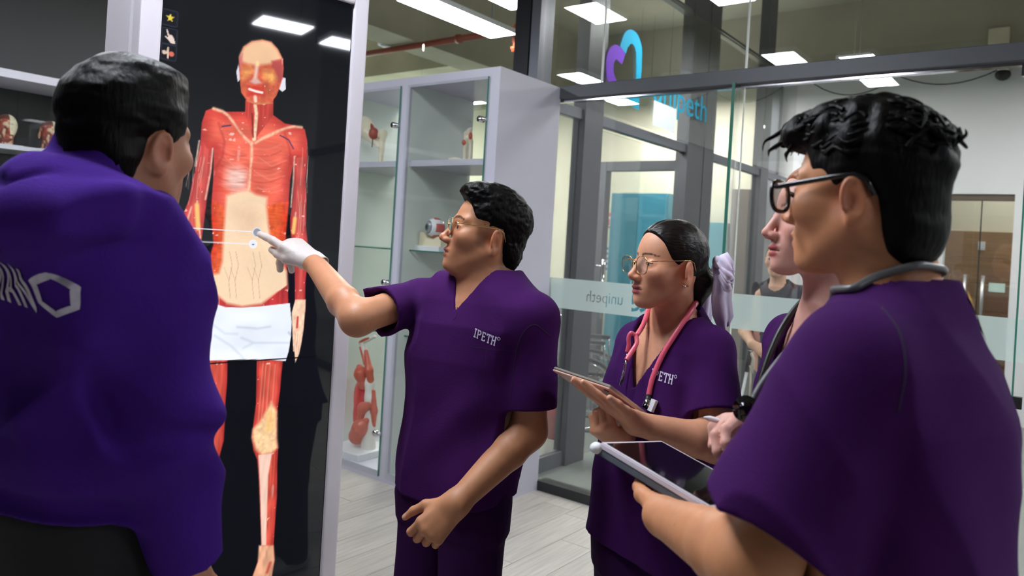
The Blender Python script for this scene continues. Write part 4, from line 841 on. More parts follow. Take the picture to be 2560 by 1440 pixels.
m_shoe = mat('white_shoe', (210, 210, 212), .5); m_shoe2 = mat('black_shoe', (20, 20, 22), .5)
BASES = {}
def person(label, base, group=None):
    o = thing('person', label, 'person', world_c((base[0], base[1], 0)), YAW); BASES[o.name] = arr(base[0], base[1], 0); return o
def grow(o, name, f, lo, hi, h, m_, color=None, sm=1):
    return organic(name, f, lo, hi, h, m_, o, color, sm, BASES[o.name])
def join_meshes(o, name, parts, m_):
    V = []; Fq = []; Cc = []; n = 0
    for v, f, c in parts: V.append(v); Fq.append(f+n); Cc.append(c); n += len(v)
    return put(name, np_mesh(name, np.vstack(V)-BASES[o.name], np.vstack(Fq), np.vstack(Cc)), m_, o)
def piece(f, lo, hi, h, color, sm=1):
    v, q = surf(f, lo, hi, h)
    if sm: v = smooth_pass(v, q, sm, .4)
    return v, q, color(v)
def eyes(o, H, iris=(44, 28, 20), look=(0, 0)):
    for s in (-1, 1):
        c = H.w((.0700, s*.0325, -.002)); ax = H.R@unit((1, look[0], look[1])); b = MB().ball((0, 0, 0), .0130*H.sc, 24, 16); v = np.vstack(b.v); a = v@ax/(.0130*H.sc)
        col = np.repeat(C3(222, 214, 206)[None], len(v), 0); col[a > .86] = C3(*iris); col[a > .965] = C3(6, 5, 5)
        put('eye', np_mesh('eye', v+c-BASES[o.name], np.array(b.f), col), m_eye, o)
def hit(f, u, v, d0, d1=3.0):
    """first point of a surface along the sight line of a traced point"""
    D = d0
    for _ in range(120):
        q = float(f(pc(u, v, D)[None].astype(np.float32))[0])
        if q < .0005 or D > d1: break
        D += max(q*.6, .0008)
    return pc(u, v, D)
def push_out(f, P, r_, n=25):
    """lay a cord on a body: points inside it (or closer than r_) move out along the surface normal"""
    P = np.asarray(P, np.float32).copy(); e = np.float32(.002); E3 = np.eye(3, dtype=np.float32)*e
    for _ in range(n):
        d = f(P); g = np.stack([f(P+E3[i])-f(P-E3[i]) for i in range(3)], 1); g /= np.linalg.norm(g, axis=1, keepdims=True)+1e-9; P += g*np.clip(r_-d, 0, .01)[:, None]*.8
        if _ < n-4: P[1:-1] = .5*P[1:-1]+.25*(P[:-2]+P[2:])
    return P
def march(f, P, d, n=40):
    """slide points along d until they rest on the cloth"""
    P = P.astype(np.float32).copy(); d = np.asarray(d, np.float32)
    for _ in range(n): P += d[None]*np.clip(f(P), -.02, .02)[:, None]*.8
    return P
# slab-serif stitched letters, strokes in a unit cell
GL = {'I': [[(.5, 0), (.5, 1)], [(.25, 0), (.75, 0)], [(.25, 1), (.75, 1)]],
      'P': [[(.22, 0), (.22, 1)], [(.05, 0), (.42, 0)], [(.05, 1), (.22, 1)], [(.22, 1), (.62, .99), (.80, .90), (.84, .75), (.80, .60), (.62, .50), (.22, .49)]],
      'E': [[(.22, 0), (.22, 1)], [(.05, 0), (.80, 0), (.82, .2)], [(.05, 1), (.78, 1), (.80, .82)], [(.22, .52), (.6, .52)], [(.6, .42), (.6, .62)]],
      'T': [[(.5, 0), (.5, 1)], [(.30, 0), (.70, 0)], [(.06, .78), (.08, 1), (.92, 1), (.94, .78)]],
      'H': [[(.2, 0), (.2, 1)], [(.8, 0), (.8, 1)], [(.04, 0), (.36, 0)], [(.04, 1), (.36, 1)], [(.64, 0), (.96, 0)], [(.64, 1), (.96, 1)], [(.2, .52), (.8, .52)]]}
def ribbon_strip(pts, wd, step):
    """flat strip along a 2-D polyline, finely cut so that it can follow the cloth"""
    pts = [np.array(p, float) for p in pts]; fine = []
    for i in range(len(pts)-1):
        n = max(1, int(np.linalg.norm(pts[i+1]-pts[i])/step))
        fine += [pts[i]+(pts[i+1]-pts[i])*k/n for k in range(n)]
    fine.append(pts[-1]); L_ = []
    for i in range(len(fine)):
        t = fine[min(i+1, len(fine)-1)]-fine[max(i-1, 0)]; t = t/(np.linalg.norm(t)+1e-9); q = np.array([-t[1], t[0]])*wd/2; L_ += [fine[i]+q, fine[i]-q]
    return np.array(L_), np.array([(2*i, 2*i+1, 2*i+3, 2*i+2) for i in range(len(fine)-1)])
def stitched(o, name, strips, O, ex, ey, din, f, m_, lift=.0018, parent=None):
    V = []; Fq = []; n = 0
    for v2, fq in strips: V.append(O[None]+v2[:, :1]*np.asarray(ex)[None]+v2[:, 1:]*np.asarray(ey)[None]); Fq.append(fq+n); n += len(v2)
    V = march(f, np.vstack(V)-np.asarray(din)[None]*.06, din)-np.asarray(din)[None]*lift; Fq = np.vstack(Fq); nv = len(V)
    V2 = np.vstack([V, V+np.asarray(din)[None]*.003]); F2 = np.vstack([Fq, Fq[:, ::-1]+nv]); return put(name, np_mesh(name, V2-BASES[o.name], F2), m_, parent or o)
def word_strips(txt, hgt, wid, gap, wd, slant=0):
    out = []; x = 0
    for ch in txt:
        cw = wid*(.62 if ch == 'I' else 1)
        for st_ in GL[ch]:
            out.append(ribbon_strip([(x+(px-(.19 if ch == 'I' else 0))*wid+slant*py*hgt, py*hgt) for px, py in st_], wd, .004))
        x += cw+gap
    out.append(ribbon_strip([(x+.004+.0035*math.cos(t)+slant*hgt, hgt*.95+.0035*math.sin(t)) for t in np.linspace(0, 6.28, 11)], .0016, .003)); return out
def scrub_top(o, T, arms, neck, zV, hem, h, folds, vw=.78, neck_r=.062, th=.012, name='scrub_top', m_=None, yoke=.062, clip=.03, lo=None, hi=None):
    """short sleeved V-neck top: arms = [(shoulder, elbow, fraction, r0, r1)]"""
    nb = neck[0]
    def parts(p, cut):
        d = T.sdf(p); 
        for S, E, fr, r0, r1 in arms:
            S, E = np.asarray(S), np.asarray(E); e = S+(E-S)*fr; d = smin(d, rc(p, S, nb-np.array([0, 0, .035]), yoke, yoke*.9), .05)
        for S, E, fr, r0, r1 in arms:
            S, E = np.asarray(S), np.asarray(E); ax = unit(E-S); e = S+(E-S)*fr; e2 = S+(E-S)*(fr+.25)
            q = rc(p, S, e2, r0, r1)
            if cut: q = np.maximum(q, (p-e.astype(np.float32))@ax.astype(np.float32))
            d = smin(d, q, .020)
        return d
    def outer(p): return parts(p, True)+folds(p)
    def f(p):
        fo = folds(p); a = parts(p, True)+fo; b = parts(p, False)+fo; q = T.to(p)
        d = np.maximum(a, -(b+th)); d = np.maximum(d, hem(p)); v = np.maximum(-q[:, 1]+.0, np.abs(q[:, 0])-(q[:, 2]-zV)*vw); d = np.maximum(d, -v)
        d = np.maximum(d, -rc(p, neck[0]-(neck[1]-neck[0])*.6, neck[1], neck_r, neck_r)); return np.maximum(d, p[:, 2]-nb[2]-clip)
    def solid(p):
        q = T.to(p); d = np.maximum(parts(p, True)+folds(p), hem(p)); d = np.maximum(d, -np.maximum(-q[:, 1], np.abs(q[:, 0])-(q[:, 2]-zV)*vw))
        return np.maximum(np.maximum(d, -rc(p, neck[0]-(neck[1]-neck[0])*.6, neck[1], neck_r, neck_r)), p[:, 2]-nb[2]-clip)
    outer.solid = solid; grow(o, name, f, lo, hi, h, m_ or m_scrub); return outer
def ridge(x): n = vnoise(x); return (1-2*np.abs(n))**2
def legs(o, spec, h, m_, name='trousers', folds=None, T=None, zt=.9):
    """spec = list of (hip, knee, ankle, r0, r1, r2)"""
    P = [p for s in spec for p in s[:3]]
    def f(p):
        d = None
        for hp, kn, an, r0, r1, r2 in spec:
            q = smin(rc(p, hp, kn, r0, r1), rc(p, kn, an, r1, r2), .03); d = q if d is None else smin(d, q, .010)
        if T is not None: d = smin(d, np.maximum(np.maximum(T.sdf(p, .026), p[:, 2]-zt), zt-.12-p[:, 2]), .03)
        d = np.maximum(d, -(p[:, 2]-.05))
        return d+(folds(p) if folds else 0)
    lo, hi = bounds(P, .2); lo[2] = 0; hi[2] = max(hi[2], zt+.03); grow(o, name, f, lo, hi, h, m_)
def shoes(o, spec, f, m_):
    for s in spec:
        a = np.asarray(s[2]); d = arr(f[0], f[1], 0); c = arr(a[0], a[1], 0)
        grow(o, 'shoe', lambda p: np.maximum(smin(ell(p, c+d*.10+arr(0, 0, .035), (.05, .05, .04)), smin(rc(p, c+d*-.05+arr(0, 0, .04), c+d*.12+arr(0, 0, .03), .045, .04), rc(p, c+arr(0, 0, .05), c+arr(0, 0, .11), .045, .04), .03), .02), -p[:, 2]+.0005), c-.22+arr(0, 0, .2), c+.25, .010, m_)
def core(T, spec, nb, zlo, skin, h=.014):
    zlo = max(zlo, spec[0][0][2]-.02)
    def f(p):
        d = np.maximum(T.sdf(p, .03), p[:, 2]-nb[2]+.06)
        d = np.maximum(d, zlo-p[:, 2])
        for hp, kn, an, r0, r1, r2 in spec: d = smin(d, smin(rc(p, hp, kn, r0-.03, r1-.03), rc(p, kn, an, r1-.03, r2-.03), .03), .04)
        return d
    P = [s[2] for s in spec]+[nb, T.pt(.22, 0, 1.2), T.pt(-.22, 0, 1.2), T.pt(0, .15, 1), T.pt(0, -.15, 1)]; lo, hi = bounds(P, .05); lo[2] = .03
    return piece(f, lo, hi, h, lambda v: np.repeat(skin[None], len(v), 0))
def seam(o, path, f, m_, name='seam', r_=.0011, d0=.6):
    P = smooth_curve([hit(f, u, v, d0) for u, v in path], 40); MB().tube([march(f, np.asarray(p)[None], unit(arr(0, 1, 0)), 3)[0]-BASES[o.name] for p in P], r_, 6).build(name, m_, o, True)
def smooth_curve(P, n=60):
    P = [np.asarray(p, float) for p in P]; P = [2*P[0]-P[1]]+P+[2*P[-1]-P[-2]]; out = []; k = len(P)-3
    for i in range(k):
        for t in np.linspace(0, 1, max(2, n//k), endpoint=(i == k-1)):
            a, b, c, d = P[i:i+4]; out.append(.5*((2*b)+(-a+c)*t+(2*a-5*b+4*c-d)*t*t+(-a+3*b-3*c+d)*t**3))
    return out
def lens_poly(w_, hh, n=20, sq=2.6):
    return [(w_*np.sign(math.cos(t))*abs(math.cos(t))**(2/sq), hh*np.sign(math.sin(t))*abs(math.sin(t))**(2/sq)) for t in np.linspace(0, 2*math.pi, n, endpoint=False)]
m_lens = glass_mat('spectacle_lens', (252, 252, 252), 2.0)
def glasses(H, label, m_f, rim, w_=.026, hh=.019, x=.094, drop=-.004, tilt=8, thick=None, pad=True, cy=.037):
    """worn spectacles in the head's own frame: two lenses, bridge, temples"""
    t = thing('eyeglasses', label, 'glasses', world_c(H.O), YAW); off = H.O
    W_ = lambda q: H.w(q)-off; ti = math.tan(math.radians(tilt))
    for s in (-1, 1):
        P = [(x-.05*abs(yy)*.25+zz*ti*.6, s*cy+yy, drop+zz) for yy, zz in lens_poly(w_, hh)]
        pts = [W_(q) for q in P]; n = len(pts)
        fr = MB().tube(pts+[pts[0], pts[1]], rim, 8, False).build('rim', m_f, t, True)
        d = H.R@arr(.0012, 0, 0); v = [np.asarray(q)-d for q in pts]+[np.asarray(q)+d for q in pts]
        MB().add(v, [tuple(range(n)), tuple(range(2*n-1, n-1, -1))]+[(i, (i+1) % n, n+(i+1) % n, n+i) for i in range(n)]).build('lens', m_lens, t)
        a = (x-.006, s*(cy+w_), drop+hh*.55); MB().tube([W_(a), W_((x-.016, s*max(.0675, cy+w_+.003), drop+hh*.55)), W_((.012, s*.0795, .013)), W_((-.016, s*.0775, .0155)), W_((-.030, s*.0745, .010)), W_((-.040, s*.071, -.012))], rim*1.15 if not thick else thick, 8).build('temple', m_f, t, True)
        if pad: MB().ball(W_((x-.006, s*.011, drop-.006)), (.003, .003, .005), 10, 6).build('nose_pad', m_lens, t, True)
    MB().tube([W_((x, -cy+w_*.97, drop+.004)), W_((x+.004, -.004, drop+.008)), W_((x+.004, .004, drop+.008)), W_((x, cy-w_*.97, drop+.004))], rim*1.2, 8).build('bridge', m_f, t, True)
    return t
SK = C3(184, 128, 94); SKB = C3(214, 154, 122); SKD = C3(200, 138, 98); SKC = C3(214, 160, 146); SKE = C3(170, 118, 92)
LIP = C3(158, 84, 78); BROW = C3(22, 16, 14); NAIL = C3(206, 160, 140)
# ================================================================== the man pointing at the display
pa = person('person in purple scrubs with gold rimmed glasses pointing a gloved finger at the display', (-.11, 1.95))
R_ = head_axes(-.975, -.20, 10); L_ = R_[:, 1]; ear = pc(1240, 606, 1.88); HA = Head(ear-R_@arr(-.016, .0745, -.018), R_, 1.0)
nbA = pc(1228, 700, 1.96); TA = Torso((-.6, -.8), [(.6, *pc(1135, 1300, 1.95)[:2]), (.9, *pc(1135, 1180, 1.95)[:2]), (1.2, *pc(1165, 900, 1.95)[:2]), (1.38, *pc(1205, 740, 1.95)[:2]), (1.5, *pc(1228, 640, 1.97)[:2])],
    [.5, .84, .95, 1.08, 1.2, 1.29, 1.35, 1.40, 1.46], [.178, .178, .178, .178, .184, .186, .165, .11, .06], [.116, .116, .112, .11, .114, .112, .094, .07, .055])
SL = pc(1338, 792, 1.84); EL = pc(1322, 1078, 1.84); WL = pc(1142, 1258, 1.74); SR = pc(1050, 742, 2.05); ER = pc(893, 798, 1.90); WR = pc(794, 672, 2.09)
tip = pc(648, 588, 2.185)
hl = Hand(WL, pc(1062, 1338, 1.72)-WL, (-.10, -.9, .25), pc(1020, 1310, 1.7)-pc(1110, 1350, 1.7), ((35, 45, 25), (48, 50, 30), (55, 52, 30), (60, 50, 30)), ((.75, .62, -.25), (.90, .35, -.25), (.96, .15, -.25)), 1.0)
Hr_ = lambda W: Hand(W, pc(716, 614, 2.135)-pc(794, 672, 2.09), (.10, -.42, .90), (0, -1, 0), ((2, 6, 4), (66, 26, 12), (78, 28, 14), (86, 34, 16)), ((.92, .30, -.30), (.98, .02, -.15), (.98, -.05, -.1)), 1.06, (3, 2, -2, -5))
hr = Hr_(WR); WR = WR+(arr(*(Q0+Tt*.008)[:2], scr(647, 586)[1])+Nn*.0105-hr.f[0][-1]); hr = Hr_(WR)
def skinA(v): return HA.color(v, SK, LIP, BROW)
def chestA(p): return np.maximum(np.maximum(TA.sdf(p, .016), p[:, 2]-1.42), 1.22-p[:, 2])
nkA = (nbA-arr(0, 0, .03), HA.w((-.022, 0, -.055)))
fA = lambda p: smin(smin(HA.sdf(p), rc(p, nkA[0], nkA[1], .060, .054), .03), chestA(p), .04)
lo, hi = bounds([HA.O+.135, HA.O-.135, nbA+arr(.12, .12, 0), nbA-arr(.12, .12, .14)], .01)
def fadeA(q): return .55*(1-sstep(psd(q[:, [0, 2]].astype(float), np.array(HAIR_SHORT)), -.002, .012))*(q[:, 0] < .06)
p1_ = piece(fA, lo, hi, .0026, lambda v: HA.color(v, SK, LIP, BROW, shade=fadeA))
armcol = lambda hd, sk: (lambda v: hd.nails(v, np.repeat(sk[None], len(v), 0)*(1+.12*vnoise(v*30)[:, None]), NAIL))
lo, hi = bounds(np.vstack([hl.pts(), [SL, EL, WL]]), .075); p2_ = piece(lambda p: smin(arm_sdf(p, SL, EL, WL, (.047, .041, .043, .028)), hl.sdf(p), .02), lo, hi, .0026, armcol(hl, SK))
lo, hi = bounds(np.vstack([hr.pts(), [SR, ER, WR]]), .075); p3_ = piece(lambda p: smin(arm_sdf(p, SR, ER, WR, (.046, .040, .042, .028)), hr.sdf(p, -.0006), .02), lo, hi, .003, armcol(hr, SK))
lgA = [(TA.pt(.070, 0, .84), TA.pt(.096, .03, .46), TA.pt(.105, -.02, .07), .086, .070, .062), (TA.pt(-.070, 0, .84), TA.pt(-.096, .02, .46), TA.pt(-.11, -.0, .07), .086, .070, .062)]
p4_ = core(TA, lgA, nbA, .7, SK)
join_meshes(pa, 'body', [p1_, p2_, p3_, p4_], m_skin); eyes(pa, HA, look=(.1, 0))
gl_ = lambda p: np.maximum(hr.sdf(p, .0016), -((p-(WR-hr.D*.022).astype(np.float32))@hr.D.astype(np.float32)))
def glv(p):
    c0 = WR-hr.D*.030; d = smin(hr.sdf(p, .0018+.001*vnoise(p*90)), np.maximum(rc(p, WR-hr.D*.05, WR, .034, .032), -rc(p, WR-hr.D*.09, WR-hr.D*.010, .0325, .029)), .012); return np.maximum(d, -((p-c0.astype(np.float32))@hr.D.astype(np.float32)))
lo, hi = bounds(hr.pts(), .05); g_ = grow(pa, 'glove', glv, lo, hi, .0025, mat('pale_latex', (196, 188, 184), .5, bump=(70, .2), var=(40, .05))); g_['label'] = 'pale grey latex glove'
def outA(q):
    d = smin(ell(q, (-.014, 0, .043), (.101, .078, .084)), ell(q, (.020, 0, .095), (.070, .056, .034)), .03); d = smin(d, ell(q, (-.060, 0, -.035), (.044, .060, .060)), .03); return smin(d, ell(q, (.045, 0, .098), (.035, .045, .022)), .02)
lo, hi = bounds([HA.O+.15, HA.O-.14], .01); grow(pa, 'hair', lambda p: hair_sdf(HA, p, outA, HAIR_SHORT, .006, lambda q: strands(q, 70, 120, .005)), lo, hi, .0026, m_hair)
def foldsA(p):
    q = TA.to(p); n = vnoise(np.stack([q[:, 0]*9, q[:, 1]*9, q[:, 2]*2.2], 1)); w_ = sstep(1.32-p[:, 2], 0, .35); d1 = vnoise(np.stack([(q[:, 0]-p[:, 2])*11, q[:, 1]*6, (q[:, 0]+p[:, 2])*3.5], 1)+5)
    rd = ridge(np.stack([(q[:, 0]+.7*(p[:, 2]-1.3))*7, q[:, 1]*4, (q[:, 0]-p[:, 2])*2.5], 1)+11)*sstep(p[:, 2], 1.02, 1.25)
    rv = ridge(np.stack([q[:, 0]*8, q[:, 1]*7, q[:, 2]*1.6], 1)+21)*sstep(1.25-p[:, 2], 0, .3)
    return -(n*.016*(.35+w_)+d1*.010+rd*.017+rv*.018-.010)
hemA = lambda p: .862+.02*np.sin(p[:, 0]*9)-p[:, 2]
lo = arr(-.46, 1.62, .8); hi = arr(.18, 2.28, 1.5)
topA = scrub_top(pa, TA, [(SL, EL, .80, .060, .074), (SR, ER, .62, .062, .076)], (nbA, HA.w((-.03, 0, -.07))), 1.325, hemA, .0042, foldsA, .62, .066, lo=lo, hi=hi)
o_ = stitched(pa, 'logo', word_strips('IPETH', .019, .0135, .0012, .0030), pc(1176, 842, 1.80), unit(TA.l*.97+arr(0, 0, -.22)), unit(arr(0, 0, 1)+TA.l*.18), -unit((-.35, -.92, 0.0)), topA, m_white_thread); o_['label'] = 'white stitched lettering on the chest'
stitched(pa, 'pocket_seam', [ribbon_strip([(0, 0), (.13, 0)], .002, .006)], pc(1165, 868, 1.8), TA.l, arr(0, 0, 1), -unit((-.35, -.92, 0)), topA, mat('dark_seam', (40, 18, 58), .9), .0006)
for x_ in (.17,): stitched(pa, 'side_seam', [ribbon_strip([(0, 0), (.0, .35)], .002, .006)], TA.pt(.165, .09, .9), TA.l, arr(0, 0, 1), -unit((.5, -.85, 0)), topA, mat('dark_seam', (40, 18, 58), .9), .0006)
legs(pa, lgA, .007, m_scrub2, folds=lambda p: -(ridge(p*np.array([9, 9, 3.]))*.012-.005), T=TA, zt=.90); shoes(pa, lgA, TA.f, m_shoe)
glasses(HA, 'thin gold rimless glasses worn by the person pointing', mat('gold_wire', (214, 178, 120), .2, .9), .0012, .027, .021, .100, -.004, 6)

m_seam = mat('dark_seam', (40, 18, 58), .9)
seam(pa, [(1376, 842), (1335, 812), (1300, 848), (1284, 930), (1276, 1008)], topA, m_seam, 'sleeve_seam', d0=1.4)
seam(pa, [(1143, 768), (1140, 790), (1132, 800)], topA, m_seam, 'neck_overlap', d0=1.4)
# ================================================================== the woman with the pink stethoscope
pb = person('person in purple scrubs with a white hair bow holding a tablet', (.42, 1.95))
R_ = head_axes(-.93, -.36, 1); HB = Head(pc(1722, 684, 1.80)-R_@(arr(-.016, .0745, -.018)*.93), R_, .93, True)
nbB = pc(1688, 790, 1.90); fB = (-.80, -.60)
TB = Torso(fB, [(.5, *pc(1650, 1400, 1.93)[:2]), (.85, *pc(1640, 1330, 1.92)[:2]), (1.1, *pc(1662, 1050, 1.90)[:2]), (1.28, *pc(1678, 880, 1.90)[:2]), (1.42, *pc(1688, 760, 1.92)[:2])],
    [.45, .74, .86, 1.0, 1.12, 1.2, 1.27, 1.32, 1.38], [.21, .205, .185, .165, .165, .160, .145, .10, .055], [.15, .15, .132, .118, .132, .115, .09, .066, .05])
SLb = pc(1782, 868, 1.80); ELb = pc(1795, 1112, 1.70); WLb = pc(1585, 1068, 1.66); SRb = pc(1592, 850, 2.0); ERb = pc(1560, 1060, 1.92); WRb = pc(1562, 1092, 1.72)
K_ = pc(1530, 978, 1.62); P1_ = pc(1388, 930, 1.74); P2_ = pc(1634, 1066, 1.80); e1 = P1_-K_; e2 = P2_-K_; e2 = e2-unit(e1)*(e2@unit(e1)); e2 = unit(e2)*.204; K_ = K_-unit(e2)*.012; nT = unit(np.cross(e1, e2))      # nT points to the underside
WLb = WLb-nT*((WLb-K_)@nT-.031); dB = pc(1440, 985, 1.635)-WLb; dB = unit(dB-nT*(dB@nT))-nT*.12
hbl = Hand(WLb, dB, nT, pc(1560, 1000, 1.6)-pc(1560, 1080, 1.6), ((0, 2, 1), (0, 3, 1), (0, 2, 1), (0, 1, 1)), ((.70, .60, .1), (.9, .35, .0), (.95, .2, .0)), .93, (6, 2, -3, -8))
WRb = WRb+nT*.018
hbr = Hand(WRb, pc(1492, 1058, 1.66)-WRb, (-.45, -.75, -.35), (0, 0, 1), ((55, 70, 40), (58, 72, 40), (60, 74, 40), (62, 76, 40)), ((.7, .5, -.5), (.8, .1, -.6), (.7, -.1, -.7)), .9)
chestB = lambda p: np.maximum(np.maximum(TB.sdf(p, .016), p[:, 2]-1.35), 1.12-p[:, 2])
fBd = lambda p: smin(smin(HB.sdf(p), rc(p, nbB-arr(0, 0, .03), HB.w((-.026, 0, -.05)), .050, .044), .03), chestB(p), .04)
lo, hi = bounds([HB.O+.125, HB.O-.125, nbB+arr(.12, .12, 0), nbB-arr(.12, .12, .17)], .01)
LIPB = C3(170, 84, 84)
pcs = [piece(fBd, lo, hi, .0026, lambda v: HB.color(v, SKB, LIPB, BROW))]
lo, hi = bounds(np.vstack([hbl.pts(), [SLb, ELb, WLb]]), .065); pcs.append(piece(lambda p: smin(arm_sdf(p, SLb, ELb, WLb, (.044, .038, .040, .025)), hbl.sdf(p), .02), lo, hi, .0026, armcol(hbl, SKB)))
lo, hi = bounds(np.vstack([hbr.pts(), [SRb, ERb, WRb]]), .065); pcs.append(piece(lambda p: smin(arm_sdf(p, SRb, ERb, WRb, (.044, .038, .038, .024)), hbr.sdf(p), .02), lo, hi, .003, armcol(hbr, SKB)))
lgB = [(TB.pt(.09, 0, .76), TB.pt(.085, .02, .42), TB.pt(.09, -.02, .07), .105, .08, .07), (TB.pt(-.09, 0, .76), TB.pt(-.085, .02, .42), TB.pt(-.09, -.02, .07), .105, .08, .07)]
pcs.append(core(TB, lgB, nbB, .65, SKB)); join_meshes(pb, 'body', pcs, m_skin); eyes(pb, HB)
PB = [(.092, .100), (.070, .088), (.050, .055), (.038, .022), (.030, -.008), (.014, -.016), (.008, .004), (-.006, .016), (-.028, .012), (-.036, -.03), (-.040, -.058), (-.075, -.075), (-.18, -.2), (-.2, .2), (.14, .22), (.12, .12)]
outB = lambda q: smin(smin(ell(q, (-.014, 0, .037), (.1005, .0785, .0865)), rc(q, (-.09, 0, -.01), (-.105, 0, -.035), .034, .042), .02), rc(q, (-.105, 0, -.045), (-.098, 0, -.098), .036, .018), .02)
lo, hi = bounds([HB.O+.15, HB.O-.17], .01)
grow(pb, 'hair', lambda p: hair_sdf(HB, p, outB, PB, .005, lambda q: strands(q, 60, 20, .0025)+.004*np.exp(-(q[:, 1]/.004)**2)*(q[:, 2] > .06)), lo, hi, .0026, mat('dark_brown_hair', (20, 14, 13), .36, bump=(160, .25, (.25, 1, 1)), spec=.22))
# hair bow: knot, two loops, two long tails
bow = mat('white_satin', (214, 202, 226), .55, bump=(40, .2)); bq = HB.w((-.135, .0, -.018))
bx_, bl, bz_ = arr(1, 0, 0), arr(0, 1, 0), arr(0, 0, 1)
bow_o = thing('bow_tmp')
def sheet(name, rows, wv, parent, th=.0022):
    """soft ribbon: rows of centre points, wv the half width vectors"""
    V = []; n = len(rows); m_ = 7
    for c, w_ in zip(rows, wv):
        for j in range(m_): t = j/(m_-1)*2-1; V.append(np.asarray(c)+np.asarray(w_)*t+arr(0, -1, 0)*.006*math.cos(t*4.5))
    V = np.array(V); F0 = [(i*m_+j, i*m_+j+1, (i+1)*m_+j+1, (i+1)*m_+j) for i in range(n-1) for j in range(m_-1)]; nv = len(V); V2 = np.vstack([V, V+arr(0, th, 0)])
    E_ = [(i*m_, (i+1)*m_, nv+(i+1)*m_, nv+i*m_) for i in range(n-1)]+[((i+1)*m_+m_-1, i*m_+m_-1, nv+i*m_+m_-1, nv+(i+1)*m_+m_-1) for i in range(n-1)]+[(j, nv+j, nv+j+1, j+1) for j in range(m_-1)]+[((n-1)*m_+j+1, nv+(n-1)*m_+j+1, nv+(n-1)*m_+j, (n-1)*m_+j) for j in range(m_-1)]
    return put(name, np_mesh(name, V2-BASES[parent.name], np.array(F0+[tuple(q[::-1]) for q in (np.array(F0)+nv)]+E_)), bow, parent)
bpy.data.objects.remove(bow_o)
Dk = 1.86
tl = lambda P: [pc(u, v, d) for u, v, d in P]
sheet('bow_tail', tl([(1796, 655, Dk), (1808, 700, Dk-.01), (1804, 745, Dk-.02), (1808, 790, Dk-.02), (1812, 826, Dk-.02)]), [arr(.014, 0, 0), arr(.024, .004, 0), arr(.026, .004, 0), arr(.026, 0, 0), arr(.010, 0, .012)], pb)
sheet('bow_tail', tl([(1790, 660, Dk+.03), (1776, 710, Dk+.03), (1770, 750, Dk+.03), (1764, 800, Dk+.03), (1766, 815, Dk+.03)]), [arr(.010, .01, 0), arr(.018, .01, 0), arr(.018, .01, 0), arr(.018, .01, 0), arr(.010, .004, .006)], pb)
sheet('bow_loop', tl([(1796, 645, Dk-.02), (1808, 648, Dk-.04), (1824, 672, Dk-.05), (1834, 692, Dk-.05), (1824, 690, Dk-.06), (1802, 668, Dk-.035)]), [arr(.006, 0, .008), arr(.010, 0, .018), arr(.008, 0, .020), arr(.003, 0, .014), arr(.004, 0, .018), arr(.004, 0, .008)], pb)
sheet('bow_loop', tl([(1796, 658, Dk), (1810, 678, Dk-.03), (1820, 702, Dk-.04), (1830, 722, Dk-.04), (1820, 714, Dk-.05), (1800, 684, Dk-.03)]), [arr(.008, 0, .010), arr(.014, 0, .014), arr(.014, 0, .012), arr(.003, 0, .012), arr(.008, 0, .014), arr(.004, 0, .008)], pb)
grow(pb, 'bow_knot', lambda p: ell(p, pc(1793, 655, Dk-.01), (.012, .016, .016)), pc(1793, 655, Dk)-.03, pc(1793, 655, Dk)+.03, .003, bow)
MB().ball(HB.w((-.004, .077, -.052))-BASES[pb.name], .0035, 12, 8).build('earring', mat('silver_stud', (220, 220, 225), .15, 1), pb, True)
def foldsB(p):
    q = TB.to(p); return -(vnoise(np.stack([q[:, 0]*9, q[:, 1]*9, q[:, 2]*2.4], 1)+2)*.018*(.3+sstep(1.15-p[:, 2], 0, .3))+ridge(np.stack([(q[:, 0]+.7*p[:, 2])*7, q[:, 1]*5, (q[:, 0]-p[:, 2])*2.6], 1)+7)*.018-.008)
lo = arr(.12, 1.6, .68); hi = arr(.70, 2.2, 1.42)
topB = scrub_top(pb, TB, [(SLb, ELb, .70, .054, .068), (SRb, ERb, .60, .054, .068)], (nbB, HB.w((-.03, 0, -.06))), 1.165, lambda p: .765-(p[:, 0]-.25)*.10-p[:, 2], .0042, foldsB, .46, .058, lo=lo, hi=hi, yoke=.05)
stitched(pb, 'logo', word_strips('IPETH', .019, .0135, .0012, .0030), pc(1618, 952, 1.74), unit(TB.l*.97+arr(0, 0, -.10)), unit(arr(0, 0, 1)+TB.l*.12), -unit((-.30, -.95, 0)), topB, m_white_thread)['label'] = 'white stitched lettering on the chest'
legs(pb, lgB, .008, m_scrub2, folds=lambda p: -(ridge(p*np.array([9, 9, 3.])+3)*.012-.005), T=TB, zt=.80); shoes(pb, lgB, TB.f, m_shoe)
glasses(HB, 'large gold rimmed glasses worn by the person with the hair bow', mat('gold_wire', (214, 178, 120), .2, .9), .0010, .027, .023, .102, -.006, 6)
